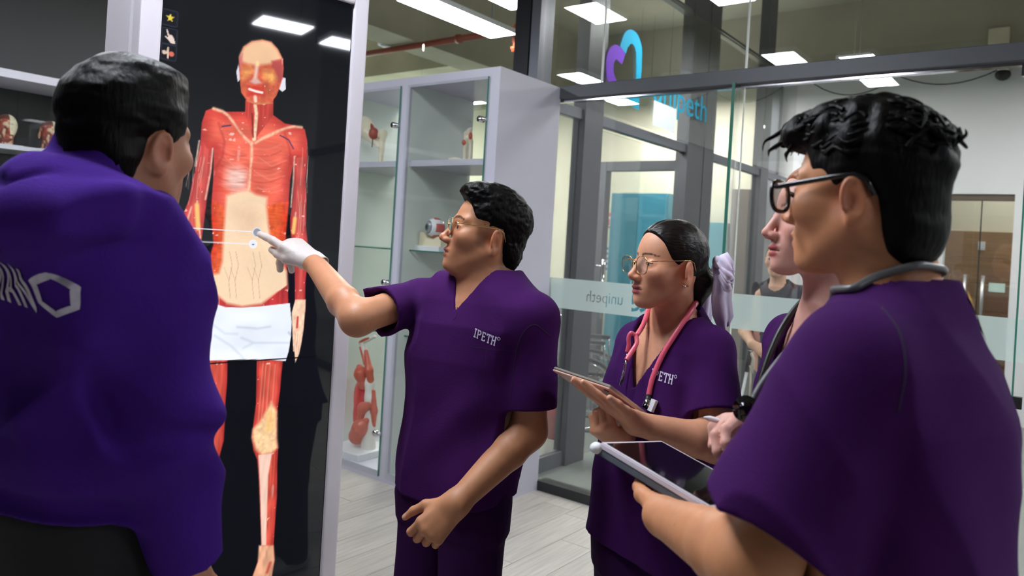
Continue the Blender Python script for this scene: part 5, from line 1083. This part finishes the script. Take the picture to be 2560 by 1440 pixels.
# tablet in her hand
tb = thing('tablet', 'tablet in a rose case held up by the person with the hair bow', 'tablet', world_c(K_), YAW)
def slab(parent, name, O, a, b, n, t0, t1, m_, ins=0.0):
    a1, b1 = unit(a), unit(b); o = np.asarray(O)+a1*ins+b1*ins; A2 = a-a1*2*ins; B2 = b-b1*2*ins; v = [o+n*t for t in (t0,)]; v = [o+x*A2+y*B2+n*t for t in (t0, t1) for x, y in ((0, 0), (1, 0), (1, 1), (0, 1))]
    bm = bmesh.new(); q = [bm.verts.new(p) for p in v]
    for f in ((0, 1, 2, 3), (7, 6, 5, 4), (0, 4, 5, 1), (1, 5, 6, 2), (2, 6, 7, 3), (3, 7, 4, 0)): bm.faces.new([q[i] for i in f])
    bmesh.ops.recalc_face_normals(bm, faces=bm.faces[:]); bmesh.ops.bevel(bm, geom=bm.edges[:], offset=min(.002, abs(t1-t0)*.3), segments=2, affect='EDGES')
    return MB().bm(bm).build(name, m_, parent)
O0 = arr(0, 0, 0); slab(tb, 'case_back', O0, e1, e2, nT, -.003, .001, mat('rose_case', (206, 164, 150), .5)); slab(tb, 'case_rim', O0, e1, e2, nT, -.010, -.003, mat('silver_edge', (196, 190, 180), .25, .7)); slab(tb, 'screen', O0, e1, e2, nT, -.0112, -.010, m_bez, .006)
MB().tube([unit(e1)*.02+unit(e2)*.02+nT*.0005, unit(e1)*.02+unit(e2)*.02+nT*.002], .006, 12).build('camera_lens', m_black, tb)
# pink stethoscope
sp = thing('stethoscope', 'pink stethoscope hanging round the neck of the person with the hair bow', 'stethoscope', world_c(nbB), YAW); m_pink = mat('pink_rubber', (226, 96, 120), .35)
hairB = lambda p: hair_sdf(HB, p, outB, PB, .005); wearB = lambda p: np.minimum(np.minimum(fBd(p), topB.solid(p)), hairB(p))
def onB(u, v, d): h_ = hit(topB.solid, u, v, 1.5, 2.2); return pc(u, v, h_[1]-.005) if h_[1] < 2.1 else pc(u, v, d)
crv = smooth_curve([onB(1621, 992, 1.76), onB(1632, 940, 1.76), onB(1660, 880, 1.76), onB(1700, 820, 1.78)]+tl([(1738, 762, 1.83), (1742, 748, 1.88), (1728, 742, 1.96), (1690, 755, 2.0), (1655, 775, 1.97), (1610, 818, 1.87), (1590, 840, 1.85)]))
MB().tube([p-nbB for p in push_out(wearB, crv, .0048)], .0062, 10).build('tube', m_pink, sp, True)
crv = smooth_curve(tl([(1590, 840, 1.85), (1592, 858, 1.84), (1580, 878, 1.83), (1566, 900, 1.82)])); MB().tube([p-nbB for p in push_out(wearB, crv, .0048)], .0058, 10).build('tube', m_pink, sp, True)
crv = smooth_curve(tl([(1590, 840, 1.85), (1578, 832, 1.85), (1571, 845, 1.85), (1572, 862, 1.85), (1568, 880, 1.85)])); MB().tube([p-nbB for p in push_out(wearB, crv, .0045)], .0052, 10).build('tube', m_pink, sp, True)
MB().tube([p-nbB for p in tl([(1566, 900, 1.82), (1563, 912, 1.82), (1550, 965, 1.80)])], .0024, 8).build('ear_tube', m_chrome, sp, True); MB().tube([p-nbB for p in tl([(1569, 880, 1.85), (1566, 900, 1.85), (1556, 960, 1.83)])], .0024, 8).build('ear_tube', m_chrome, sp, True)
dC = onB(1618, 1016, 1.77)[1]; MB().tube([onB(1621, 990, 1.76)-nbB, pc(1619, 1006, dC-.004)-nbB], .008, 12).build('collar', m_black, sp, True)
c0 = pc(1619, 1010, dC-.008)-nbB; MB().tube([c0-arr(.004, 0, .010), c0+arr(.004, 0, .010)], .011, 16).tube([c0+arr(.012, .002, -.002), c0+arr(.014, -.006, -.002)], .014, 18).build('chest_piece', m_chrome, sp, True)
ex = unit(pc(1640, 1008, 1.66)-pc(1622, 1040, 1.66)); o_ = MB().tube([pc(1626, 1028, dC-.018)-nbB, pc(1637, 1000, dC-.018)-nbB], .0085, 4).build('name_tag', m_whiteb, sp)
# ================================================================== the woman with ginger hair, mostly hidden behind the man at the side
pw = person('person with ginger hair pulled back and purple scrubs writing with a white stylus', (.65, 1.52))
R_ = head_axes(-1, -.06, 1); HC = Head(pc(1904, 581, 1.51)-R_@(arr(.1185, 0, -.0345)*.98), R_, .98, True)
nbC = HC.w((-.035, 0, -.165)); TC = Torso((-.9, -.35), [(.5, nbC[0]+.02, 1.52), (1.2, nbC[0]+.02, 1.52), (1.45, nbC[0], 1.51)], [.45, .74, .95, 1.12, 1.24, 1.32, 1.37, 1.42], [.2, .19, .17, .17, .165, .15, .10, .055], [.15, .145, .125, .135, .12, .095, .068, .05])
SLc = TC.pt(.155, 0, 1.33); SRc = TC.pt(-.135, -.02, 1.33); WLc = pc(1885, 1075, 1.33); ELc = TC.pt(.20, .02, 1.06)*.5+arr(.75, 1.30, 1.06)*.5; ELc = arr(.68, 1.38, 1.06); ERc = TC.pt(-.150, -.13, 1.07); WRc = TC.pt(-.17, -.06, .84)
hcl = Hand(WLc, pc(1815, 1062, 1.29)-WLc, (-.2, .35, .9), (.0, -1, .1), ((30, 45, 30), (40, 45, 30), (70, 55, 30), (75, 55, 30)), ((.8, .4, -.4), (.9, -.2, -.4), (.9, -.4, -.3)), .92)
hcr = Hand(WRc, (-.1, -.1, -1), (.2, .9, 0), (-1, 0, 0), ((20, 20, 10),)*4, ((.7, .6, 0), (.8, .3, 0), (.9, .2, 0)), .9)
SKC2 = C3(206, 150, 134); chestC = lambda p: np.maximum(np.maximum(TC.sdf(p, .016), p[:, 2]-1.40), 1.15-p[:, 2])
fC = lambda p: smin(smin(HC.sdf(p), rc(p, nbC-arr(0, 0, .03), HC.w((-.026, 0, -.05)), .052, .046), .03), chestC(p), .04)
lo, hi = bounds([HC.O+.125, HC.O-.125, nbC+arr(.12, .12, 0), nbC-arr(.12, .12, .17)], .01); pcs = [piece(fC, lo, hi, .0028, lambda v: HC.color(v, SKC, C3(176, 84, 84), C3(110, 70, 44), flush=C3(216, 120, 110)))]
for S_, E_, W_, hd, hh in ((SLc, ELc, WLc, hcl, .0026), (SRc, ERc, WRc, hcr, .004)):
    lo, hi = bounds(np.vstack([hd.pts(), [S_, E_, W_]]), .065); pcs.append(piece((lambda S_, E_, W_, hd: lambda p: smin(arm_sdf(p, S_, E_, W_, (.044, .038, .039, .025)), hd.sdf(p), .02))(S_, E_, W_, hd), lo, hi, hh, armcol(hd, SKC)))
lgC = [(TC.pt(s*.09, 0, .76), TC.pt(s*.085, .02, .42), TC.pt(s*.09, -.02, .07), .105, .08, .07) for s in (1, -1)]; pcs.append(core(TC, lgC, nbC, .65, SKC)); join_meshes(pw, 'body', pcs, m_skin); eyes(pw, HC, (90, 110, 120))
lo, hi = bounds([HC.O+.15, HC.O-.17], .01); grow(pw, 'hair', lambda p: hair_sdf(HC, p, outB, PB, .005, lambda q: strands(q, 60, 20, .003)), lo, hi, .0032, mat('ginger_hair', (150, 92, 58), .45, bump=(160, .3, (.25, 1, 1))))
lo, hi = bounds([TC.pt(.3, .3, .68), TC.pt(-.3, -.3, .68), TC.pt(0, 0, 1.5)], .02)
topC = scrub_top(pw, TC, [(SLc, ELc, .7, .056, .07), (SRc, ERc, .6, .050, .060)], (nbC, HC.w((-.03, 0, -.06))), 1.20, lambda p: .76-p[:, 2], .006, lambda p: foldsB(p+arr(.3, .4, .05).astype(np.float32)), .46, .06, lo=lo, hi=hi, yoke=.05)
legs(pw, lgC, .01, m_scrub2, T=TC, zt=.80); shoes(pw, lgC, TC.f, m_shoe)
crv = smooth_curve([TC.pt(.03, .2, 1.02), TC.pt(.05, .16, 1.2), TC.pt(.065, .08, 1.36), TC.pt(.06, .0, 1.425), TC.pt(0, -.06, 1.44), TC.pt(-.06, 0, 1.425), TC.pt(-.065, .08, 1.36), TC.pt(-.04, .17, 1.2), TC.pt(-.02, .2, 1.02)])
ly = thing('lanyard', 'black lanyard round the neck of the ginger haired person', 'lanyard', world_c(nbC), YAW); MB().tube([p-nbC for p in push_out(lambda p: np.minimum(fC(p), topC.solid(p)), crv, .0055)], .007, 8).build('strap', m_black, ly, True); MB().box(TC.pt(0, .2, 1.0)-nbC-arr(.03, .003, .08), TC.pt(0, .2, 1.0)-nbC+arr(.03, .003, .02)).build('card_holder', m_black, ly)
sty = thing('stylus', 'white stylus pen in the hand of the ginger haired person', 'pen', world_c(pc(1760, 1043, 1.265)), YAW); a_ = pc(1762, 1044, 1.265); b_ = pc(1862, 1068, 1.30)
MB().tube([O0, (b_-a_)*.13, (b_-a_)*1.25], [.0012, .0046, .0046], 14).build('barrel', mat('white_plastic', (232, 230, 238), .25), sty, True)
MB().tube([(b_-a_)*1.25, (b_-a_)*1.28], .0044, 12).build('end_cap', m_whiteb, sty, True)
# ================================================================== the man at the side, his back to the camera
pd = person('person in purple scrubs with black glasses and wavy black hair seen from behind', (.60, 1.0))
R_ = head_axes(-.70, .71, -1); HD = Head(pc(2135, 500, .97)-R_@arr(-.016, .0745, -.018), R_, .98)
nbD = pc(2240, 745, 1.03); TD = Torso((-.80, .60), [(.5, *pc(2230, 1500, 1.03)[:2]), (1.0, *pc(2235, 1300, 1.03)[:2]), (1.25, *pc(2245, 980, 1.03)[:2]), (1.45, *pc(2250, 745, 1.03)[:2])],
    [.45, .8, .95, 1.1, 1.22, 1.31, 1.38, 1.43, 1.49], [.195, .19, .185, .19, .2, .195, .165, .11, .06], [.14, .135, .13, .13, .135, .125, .10, .075, .055])
SLd = pc(2128, 930, .915); ELd = pc(1885, 1405, .90)
N1 = pc(1500, 1106, 1.30); N2 = pc(1778, 1272, 1.12); ea = N2-N1; wv_ = arr(.08, .13, -.007); wv_ = wv_-unit(ea)*(wv_@unit(ea)); wv_ = unit(wv_)*.17; nU = unit(np.cross(ea, wv_)); nU = nU if nU[2] > 0 else -nU
WLd = N1+ea*.80-unit(wv_)*.035-nU*.0365; SRd = TD.pt(-.19, .0, 1.36); ERd = TD.pt(-.21, .0, 1.08); WRd = TD.pt(-.22, .06, .84)
hdl = Hand(WLd, unit(wv_)-unit(ea)*.55-nU*.02, -nU, -ea, ((3, 7, 4), (3, 7, 4), (3, 7, 4), (3, 6, 4)), ((.75, .62, .05), (.9, .35, .0), (.95, .2, -.05)), 1.0)
hdr = Hand(WRd, (-.1, .1, -1), (.5, .8, 0), (-1, .5, 0), ((20, 25, 15),)*4, ((.7, .6, 0), (.8, .3, 0), (.9, .2, 0)), 1.0)
chestD = lambda p: np.maximum(np.maximum(TD.sdf(p, .018), p[:, 2]-1.46), 1.25-p[:, 2])
fD = lambda p: smin(smin(HD.sdf(p), rc(p, nbD-arr(0, 0, .03), HD.w((-.028, 0, -.055)), .064, .058), .03), chestD(p), .04)
lo, hi = bounds([HD.O+.14, HD.O-.14, nbD+arr(.13, .13, 0), nbD-arr(.13, .13, .12)], .01); pcs = [piece(fD, lo, hi, .0025, lambda v: HD.color(v, SKD, LIP, BROW, flush=C3(186, 100, 84)))]
def colD(v):
    c = armcol(hdl, SKD)(v); t0 = pc(1710, 1330, 1.03); d = np.linalg.norm((v-t0)*np.array([1, .6, 1]), axis=1); n = vnoise(v*160.); return mixc(c, C3(70, 66, 60), (1-sstep(d, .012, .022))*sstep(n, .02, .10)*.8)
for S_, E_, W_, hd, hh, cf in ((SLd, ELd, WLd, hdl, .0026, colD), (SRd, ERd, WRd, hdr, .005, armcol(hdr, SKD))):
    lo, hi = bounds(np.vstack([hd.pts(), [S_, E_, W_]]), .075); pcs.append(piece((lambda S_, E_, W_, hd: lambda p: smin(arm_sdf(p, S_, E_, W_, (.054, .047, .047, .030)), hd.sdf(p), .02))(S_, E_, W_, hd), lo, hi, hh, cf))
lgD = [(TD.pt(s*.095, 0, .84), TD.pt(s*.095, .02, .46), TD.pt(s*.1, -.02, .07), .105, .085, .075) for s in (1, -1)]; pcs.append(core(TD, lgD, nbD, .7, SKD)); join_meshes(pd, 'body', pcs, m_skin); eyes(pd, HD)
PD = [(.130, .060), (.092, .058), (.072, .062), (.056, .040), (.046, .008), (.034, -.044), (.020, -.048), (.012, -.004), (-.004, .014), (-.028, .014), (-.040, -.012), (-.044, -.05), (-.050, -.10), (-.075, -.13), (-.17, -.12), (-.2, .25), (.17, .25), (.17, .10)]
def outD(q):
    d = smin(ell(q, (-.016, 0, .040), (.100, .081, .089)), ell(q, (.030, 0, .092), (.074, .060, .036)), .03); d = smin(d, ell(q, (-.062, 0, -.045), (.046, .064, .068)), .03); return smin(d, ell(q, (.082, .0, .080), (.030, .055, .022)), .02)
wav = lambda q: (strands(q, 34, 60, .007)+.0025*np.sin(q[:, 0]*120+8*vnoise(q*18)))*(.35+.65*sstep(q[:, 2], .0, .08))
def hairD(p): return hair_sdf(HD, p, outD, PD, .006, wav)
lo, hi = bounds([HD.O+.18, HD.O-.18], .01); v, q = surf(hairD, lo, hi, .0028); v = smooth_pass(v, q, 1, .4)
# loose wavy locks along the top and fringe
tb_ = MB(); rl = np.random.default_rng(5); f0 = lambda x: float(outD(np.asarray(x, np.float32)[None])[0])
for i in range(330):
    dr = unit((rl.uniform(-1, 1.1), rl.uniform(-1, 1), rl.uniform(-.1, 1.0))); s0 = arr(-.01, 0, .03)+dr*.03
    for _ in range(40): s0 = s0-dr*min(f0(s0), 0)*.9
    if s0[2] < .045+.25*max(0, s0[0]) : continue
    nr = dr; fl = unit((.9 if s0[0] > -.03 else -.7, .25*math.sin(i*1.7), .25)); fl = unit(fl-nr*(fl@nr)*.9); sd = np.cross(nr, fl); ln = rl.uniform(.022, .045)*(1.15 if s0[0] > .05 else 1); cv = rl.uniform(-.5, .5); P = []
    for k in range(10):
        t = k/9; P.append(s0-nr*.004+fl*ln*t+nr*ln*(.55*t-.75*t*t)+sd*(.006*math.sin(t*6+i)+cv*ln*t*t))
    tb_.tube([HD.w(x)-BASES[pd.name] for x in P], [.0036*(1-k/9)**.7+.0005 for k in range(10)], 5)
lv = np.vstack(tb_.v); lf = np.array([f for f in tb_.f if len(f) == 4]); me = np_mesh('hair', np.vstack([v-BASES[pd.name], lv]), np.vstack([q, lf+len(v)])); put('hair', me, m_hair, pd)
def foldsD(p):
    q = TD.to(p); return -(vnoise(np.stack([q[:, 0]*8, q[:, 1]*8, q[:, 2]*2.4], 1)+4)*.020*(.35+sstep(1.25-p[:, 2], 0, .3))+ridge(np.stack([(q[:, 0]+q[:, 1]-.8*p[:, 2])*6, q[:, 1]*4, (q[:, 0]+p[:, 2])*2.2], 1)+9)*.026-.011)
lo = arr(.20, .68, .66); hi = arr(1.02, 1.5, 1.56)
topD = scrub_top(pd, TD, [(SLd, ELd, .80, .062, .098), (SRd, ERd, .78, .066, .085)], (nbD, HD.w((-.03, 0, -.07))), 1.30, lambda p: .80-p[:, 2], .0042, foldsD, .55, .074, lo=lo, hi=hi, yoke=.06)
seam(pd, [(2205, 770), (2248, 830), (2264, 920), (2244, 1030)], topD, m_seam, 'sleeve_seam', .0014)
cs = [(math.cos(t)*.022, math.sin(t)*.03) for t in np.linspace(0, 6.28, 13)]
stitched(pd, 'emblem', [ribbon_strip([(-.025, .02), (0, -.02), (.03, -.03)], .028, .004)], pc(2440, 775, .98), unit((.8, .6, 0)), arr(0, 0, 1), -unit((.75, -.5, .4)), topD, mat('yellow_print', (226, 168, 30), .7))['label'] = 'yellow emblem between the shoulders'
legs(pd, lgD, .01, m_scrub2, T=TD, zt=.86); shoes(pd, lgD, TD.f, m_shoe2)
glasses(HD, 'thick black framed glasses worn by the person with wavy hair', mat('black_acetate', (14, 14, 16), .25), .0032, .027, .022, .104, -.008, 4, .0038, False, .039)
# stethoscope of grey tubing
sd = thing('stethoscope', 'grey stethoscope round the neck of the person with wavy hair', 'stethoscope', world_c(nbD), YAW); mg = mat('grey_rubber', (92, 92, 94), .35)
bothD = lambda p: np.minimum(fD(p), topD(p))
on = lambda u, v: hit(bothD, u, v, .6)-unit(pc(u, v, 1)-arr(0, 0, EYE))*.004
crv = smooth_curve([pc(1878, 1010, 1.13), pc(1900, 960, 1.14), pc(1990, 850, 1.15), pc(2070, 775, 1.10), on(2112, 742), on(2150, 715), on(2190, 693), on(2230, 677), on(2280, 666), on(2328, 660), TD.pt(-.075, -.03, 1.475), TD.pt(-.09, .03, 1.45), TD.pt(-.08, .11, 1.38), TD.pt(-.05, .17, 1.2)], 90)
MB().tube([p-nbD for p in push_out(lambda p: np.minimum(fD(p), topD.solid(p)), crv, .0042)], .0055, 10).build('tube', mg, sd, True)
cp = pc(1868, 1024, 1.13)-nbD; dv = unit((-.6, -.55, .3)); MB().tube([cp-dv*.008, cp+dv*.008], [.020, .020], 20).tube([cp+dv*.008, cp+dv*.016], [.012, .012], 16).build('chest_piece', mat('black_chrome', (60, 60, 64), .12, 1), sd, True)
# tablet of the man at the side
td = thing('tablet', 'tablet in a clear and grey case held by the person with wavy hair', 'tablet', world_c(N1), YAW)
slab(td, 'case_shell', O0, ea, wv_, nU, -.022, -.010, mat('slate_case', (84, 90, 98), .5)); slab(td, 'case_rim', O0, ea, wv_, nU, -.010, .001, mat('clear_case', (206, 198, 206), .3)); slab(td, 'screen', O0, ea, wv_, nU, .001, .002, m_bez, .008)
MB().ball(-unit(ea)*.004-nU*.012, (.012, .012, .010), 14, 8).build('corner_bumper', m_whiteb, td, True)
# ================================================================== the man in the hooded sweatshirt, from behind
pe = person('person in a violet hooded sweatshirt with short black hair seen from behind', (-.72, 1.28))
R_ = head_axes(.31, .95, 0); HE = Head(pc(402, 378, 1.17)-R_@arr(-.016, -.0745, -.018), R_, 1.0)
nbE = HE.w((-.045, 0, -.135)); TE = Torso((.50, .866), [(.5, *pc(175, 1400, 1.27)[:2]), (.95, *pc(170, 1200, 1.27)[:2]), (1.25, *pc(200, 850, 1.27)[:2]), (1.48, nbE[0], nbE[1])],
    [.45, .80, .92, 1.05, 1.2, 1.32, 1.40, 1.46, 1.52], [.20, .20, .205, .205, .215, .21, .175, .115, .07], [.15, .15, .15, .145, .148, .14, .115, .085, .06])
SRe = pc(350, 650, 1.20); ERe = pc(412, 1040, 1.17); WRe = pc(468, 1400, 1.22); SLe = TE.pt(.20, 0, 1.38); ELe = TE.pt(.25, .02, 1.08); WLe = TE.pt(.24, .12, .85)
hre = Hand(WRe, (.05, .1, -1), (.8, -.5, 0), (.4, .9, 0), ((20, 25, 15),)*4, ((.8, .5, 0), (.9, .3, 0), (.9, .2, 0)), 1.03); hle = Hand(WLe, (0, .1, -1), (-.8, .4, 0), (.4, .9, 0), ((20, 25, 15),)*4, ((.8, .5, 0), (.9, .3, 0), (.9, .2, 0)), 1.03)
fE = lambda p: smin(smin(HE.sdf(p), rc(p, nbE-arr(0, 0, .03), HE.w((-.028, 0, -.055)), .068, .062), .03), np.maximum(np.maximum(TE.sdf(p, .03), p[:, 2]-1.46), 1.3-p[:, 2]), .04)
lo, hi = bounds([HE.O+.145, HE.O-.145, nbE+arr(.12, .12, 0), nbE-arr(.12, .12, .1)], .01); pcs = [piece(fE, lo, hi, .003, lambda v: HE.color(v, SKE, LIP, BROW))]
for S_, E_, W_, hd in ((SRe, ERe, WRe, hre), (SLe, ELe, WLe, hle)):
    lo, hi = bounds(np.vstack([hd.pts(), [S_, E_, W_]]), .07); pcs.append(piece((lambda S_, E_, W_, hd: lambda p: smin(arm_sdf(p, S_, E_, W_), hd.sdf(p), .02))(S_, E_, W_, hd), lo, hi, .005, armcol(hd, SKE)))
lgE = [(TE.pt(s*.1, 0, .84), TE.pt(s*.1, .02, .46), TE.pt(s*.1, -.02, .07), .115, .09, .08) for s in (1, -1)]; pcs.append(core(TE, lgE, nbE, .7, SKE)); join_meshes(pe, 'body', pcs, m_skin); eyes(pe, HE)
PE = [(.13, .075), (.088, .075), (.066, .055), (.054, .025), (.050, -.005), (.046, -.028), (.012, -.034), (.006, .002), (-.010, .016), (-.028, .010), (-.036, -.012), (-.040, -.045), (-.052, -.100), (-.16, -.110), (-.18, .22), (.16, .22), (.15, .1)]
def outE(q):
    d = smin(ell(q, (-.018, 0, .043), (.104, .083, .086)), ell(q, (.020, 0, .100), (.076, .062, .032)), .03); return smin(d, ell(q, (-.065, 0, -.035), (.046, .068, .066)), .03)
lo, hi = bounds([HE.O+.155, HE.O-.155], .01); grow(pe, 'hair', lambda p: hair_sdf(HE, p, outE, PE, .006, lambda q: strands(q, 22, 60, .006)), lo, hi, .003, m_hair)
m_hood = mat('violet_fleece', (62, 29, 120), .92, bump=(160, .12), spec=.08, var=(3, .06))
def hoodE(p, cut=False):
    d = TE.sdf(p); dA = None
    for S_ in (SRe, SLe): d = smin(d, rc(p, S_, nbE-arr(0, 0, .05), .082, .075), .06)
    for S_, E_, W_ in ((SRe, ERe, WRe), (SLe, ELe, WLe)):
        fo = .009*np.sin(p[:, 2]*46+3*vnoise(p*9)*2+p[:, 0]*20)*sstep(.05-np.abs(p[:, 2]-(E_[2]+.0)), -.14, .05)
        qa = smin(rc(p, S_, E_, .086, .076), rc(p, E_, W_, .074, .052), .04)+fo; dA = qa if dA is None else np.minimum(dA, qa)
    # ribbed waistband and a bunched hem above it
    z = p[:, 2]; d = d+(.012*sstep(.03-np.abs(z-1.07), 0, .025)-.010*sstep(.06-np.abs(z-1.135), 0, .06))
    # hood lying on the back
    c = nbE+arr(0, 0, -.015); h1 = None
    for k in range(11):
        pass
    q = TE.to(p); q = np.stack([q[:, 0], q[:, 1], q[:, 2]-nbE[2]], 1); ring = []
    for t in np.linspace(0, 2*math.pi, 15): ring.append((.094*math.sin(t), -.012-.085*math.cos(t), .022+.036*math.cos(t)))
    d = smin(d, chain(q, ring, [.034]*15), .03); d = smin(d, ell(q, (0, -.125, .0), (.125, .050, .055)), .04); d = smin(d, chain(q, [(-.12, -.06, .01), (-.05, -.145, .0), (.05, -.145, .0), (.12, -.06, .01)], [.02, .028, .028, .02]), .03)
    low = [(-.14, -.06, .035), (-.10, -.125, .010), (-.02, -.170, -.012), (.07, -.160, -.004), (.15, -.08, .06)]
    d = smin(d, chain(q, low, [.004, .014, .020, .020, .012]), .025); d = smax(d, -chain(q, [(x, y-.012, z-.036) for x, y, z in low], [.004, .009, .011, .009, .004]), .02)
    d = smax(d, -chain(q, [(-.12, -.10, .085), (-.03, -.160, .045), (.08, -.14, .06), (.12, -.08, .09)], [.004, .010, .009, .004]), .02)
    dsp = (ridge(np.stack([(q[:, 0]*.8+q[:, 2]*.5)*6, q[:, 1]*5, (q[:, 2]-.4*q[:, 0])*5], 1)+13)*.020-.009+vnoise(np.stack([p[:, 0]*7, p[:, 1]*7, p[:, 2]*4], 1)+1)*.022+vnoise(np.stack([(q[:, 0]-q[:, 2])*11, q[:, 1]*7, (q[:, 0]+q[:, 2])*5], 1)+6)*.016)
    d = d-dsp; dA = dA-dsp*.8
    if cut: d = np.maximum(d, 1.045-p[:, 2])
    d = smin(d, dA, .035)
    return d
def hoodF(p):
    d = hoodE(p, True); d = np.maximum(d, -rc(p, nbE-arr(0, 0, .02), nbE+(HE.w((-.028, 0, -.055))-nbE)*1.6, .074, .082))
    for W_, E_ in ((WRe, ERe), (WLe, ELe)): ax = unit(W_-E_).astype(np.float32); d = np.maximum(d, np.where(np.linalg.norm(p-W_.astype(np.float32), axis=1) < .15, (p-W_.astype(np.float32))@ax, -1))
    return d
lo, hi = bounds([SRe+.13, SLe-.13, TE.pt(.3, .2, .9), TE.pt(-.3, -.25, .9), nbE+arr(.1, .1, .1), WRe], .06); lo[2] = .72; grow(pe, 'hooded_sweatshirt', hoodF, lo, hi, .0055, m_hood)
grow(pe, 'shirt_collar', lambda p: np.maximum(np.maximum(rc(p, nbE-arr(0, 0, .03), HE.w((-.028, 0, -.055)), .076, .073), -rc(p, nbE-arr(0, 0, .1), HE.w((-.028, 0, -.0)), .070, .068)), p[:, 2]-nbE[2]-.055), nbE-.13, nbE+.13, .004, mat('blue_collar', (40, 96, 190), .7))
legs(pe, lgE, .012, mat('black_trousers', (22, 22, 26), .85), T=TE, zt=1.052); shoes(pe, lgE, TE.f, m_shoe2)
# word across the back, tall narrow capitals and a hexagonal O
LT = {'H': [[(0, 0), (0, 1)], [(1, 0), (1, 1)], [(0, .5), (1, .5)]], 'U': [[(0, 1), (0, .2), (.2, 0), (.8, 0), (1, .2), (1, 1)]], 'M': [[(0, 0), (0, 1), (.5, .35), (1, 1), (1, 0)]], 'A': [[(0, 0), (.5, 1), (1, 0)], [(.2, .35), (.8, .35)]], 'N': [[(0, 0), (0, 1), (1, 0), (1, 1)]]}
st_ = []; x = 0
for ch in 'HUMAN':
    wdt = .028 if ch == 'M' else .023
    for s_ in LT[ch]: st_.append(ribbon_strip([(x+a*wdt, b*.060) for a, b in s_], .0075, .005))
    x += wdt+.0145
st_.append(ribbon_strip([(x+.022+.024*math.cos(t), .030+.028*math.sin(t)) for t in np.radians(np.arange(30, 451, 60))], .0085, .005))
xe = x+.022; exx = unit(-TE.l+arr(0, 0, -.12)); ez = unit(arr(0, 0, 1)-TE.l*.12); pO = hit(hoodE, 134, 738, .7)
o_ = stitched(pe, 'back_lettering', st_, pO-exx*xe-ez*.030, exx, ez, unit(TE.f), hoodE, mat('cracked_white_print', (190, 184, 198), .85, var=(60, .25))); o_['label'] = 'worn white capitals with a hexagonal O'
# ================================================================== the woman in the dark jacket beyond the glass
pg = person('person in a dark blazer standing in the corridor behind the glass', (1.66, 4.75))
R_ = head_axes(-.55, -.84, 0); HG = Head(pc(1945, 648, 4.72), R_, .95, True); nbG = HG.w((-.035, 0, -.165)); TG = Torso((-.55, -.84), [(.4, nbG[0]+.02, nbG[1]), (1.45, nbG[0], nbG[1])], [.45, .75, .95, 1.1, 1.22, 1.30, 1.35, 1.40], [.19, .18, .165, .17, .165, .15, .1, .055], [.14, .135, .12, .13, .12, .095, .07, .05]); dz = nbG[2]-1.36
for k_ in range(len(TG.zs)): TG.zs[k_] += dz
AG = [(TG.pt(s*.155, 0, 1.30+dz), TG.pt(s*.2, -.01, 1.04+dz), TG.pt(s*.10, .17, .98+dz)) for s in (1, -1)]; hg = [Hand(a[2], (-.3*s, -.3, -.2), (-.3, -.6, .6), (0, 0, 1), ((30, 40, 20),)*4, ((.7, .5, 0), (.8, .3, 0), (.9, .2, 0)), .9) for a, s in zip(AG, (1, -1))]
fG = lambda p: smin(smin(HG.sdf(p), rc(p, nbG-arr(0, 0, .03), HG.w((-.026, 0, -.05)), .05, .045), .03), np.maximum(np.maximum(TG.sdf(p, .015), p[:, 2]-nbG[2]+.02), nbG[2]-.3-p[:, 2]), .04)
lo, hi = bounds([HG.O+.125, HG.O-.125, nbG-arr(.12, .12, .3), nbG+.12], .01); pcs = [piece(fG, lo, hi, .005, lambda v: HG.color(v, C3(206, 160, 132), C3(150, 84, 80), C3(60, 44, 34)))]
for a, hd in zip(AG, hg): lo, hi = bounds(np.vstack([hd.pts(), a[1:]]), .06); pcs.append(piece((lambda a, hd: lambda p: smin(arm_sdf(p, *a, (.04, .036, .036, .024)), hd.sdf(p), .02))(a, hd), lo, hi, .005, lambda v: np.repeat(C3(206, 160, 132)[None], len(v), 0)))
lgG = [(TG.pt(s*.085, 0, .76+dz), TG.pt(s*.085, .02, .42), TG.pt(s*.09, -.02, .07), .1, .08, .07) for s in (1, -1)]; pcs.append(core(TG, lgG, nbG, .65, SKC)); join_meshes(pg, 'body', pcs, m_skin); eyes(pg, HG)
grow(pg, 'hair', lambda p: hair_sdf(HG, p, outB, PB, .005, lambda q: strands(q, 40, 20, .003)), HG.O-.17, HG.O+.16, .006, mat('brown_hair', (92, 66, 46), .5))
def blz(p):
    d = TG.sdf(p)
    for a in AG: d = smin(d, rc(p, a[0], nbG-arr(0, 0, .04), .052, .05), .05); d = smin(d, np.maximum(smin(rc(p, a[0], a[1], .062, .055), rc(p, a[1], a[2], .055, .042), .03), -(np.linalg.norm(p-a[2].astype(np.float32), axis=1)-.03)), .03)
    q = TG.to(p); d = np.maximum(d, .74+dz-p[:, 2]); v = np.maximum(-q[:, 1], np.abs(q[:, 0])-(q[:, 2]-1.05-dz)*.34); d = np.maximum(d, -np.maximum(v, -(TG.sdf(p, .012)))); return np.maximum(d, -rc(p, nbG-arr(0, 0, .08), HG.w((-.02, 0, -.04)), .06, .06))
lo, hi = bounds([TG.pt(.32, .3, .72), TG.pt(-.32, -.3, .72), nbG+.1], .03); grow(pg, 'blazer', blz, lo, hi, .009, mat('charcoal_blazer', (58, 58, 66), .8)); legs(pg, lgG, .014, mat('grey_trousers', (110, 112, 112), .8)); shoes(pg, lgG, TG.f, m_shoe2)
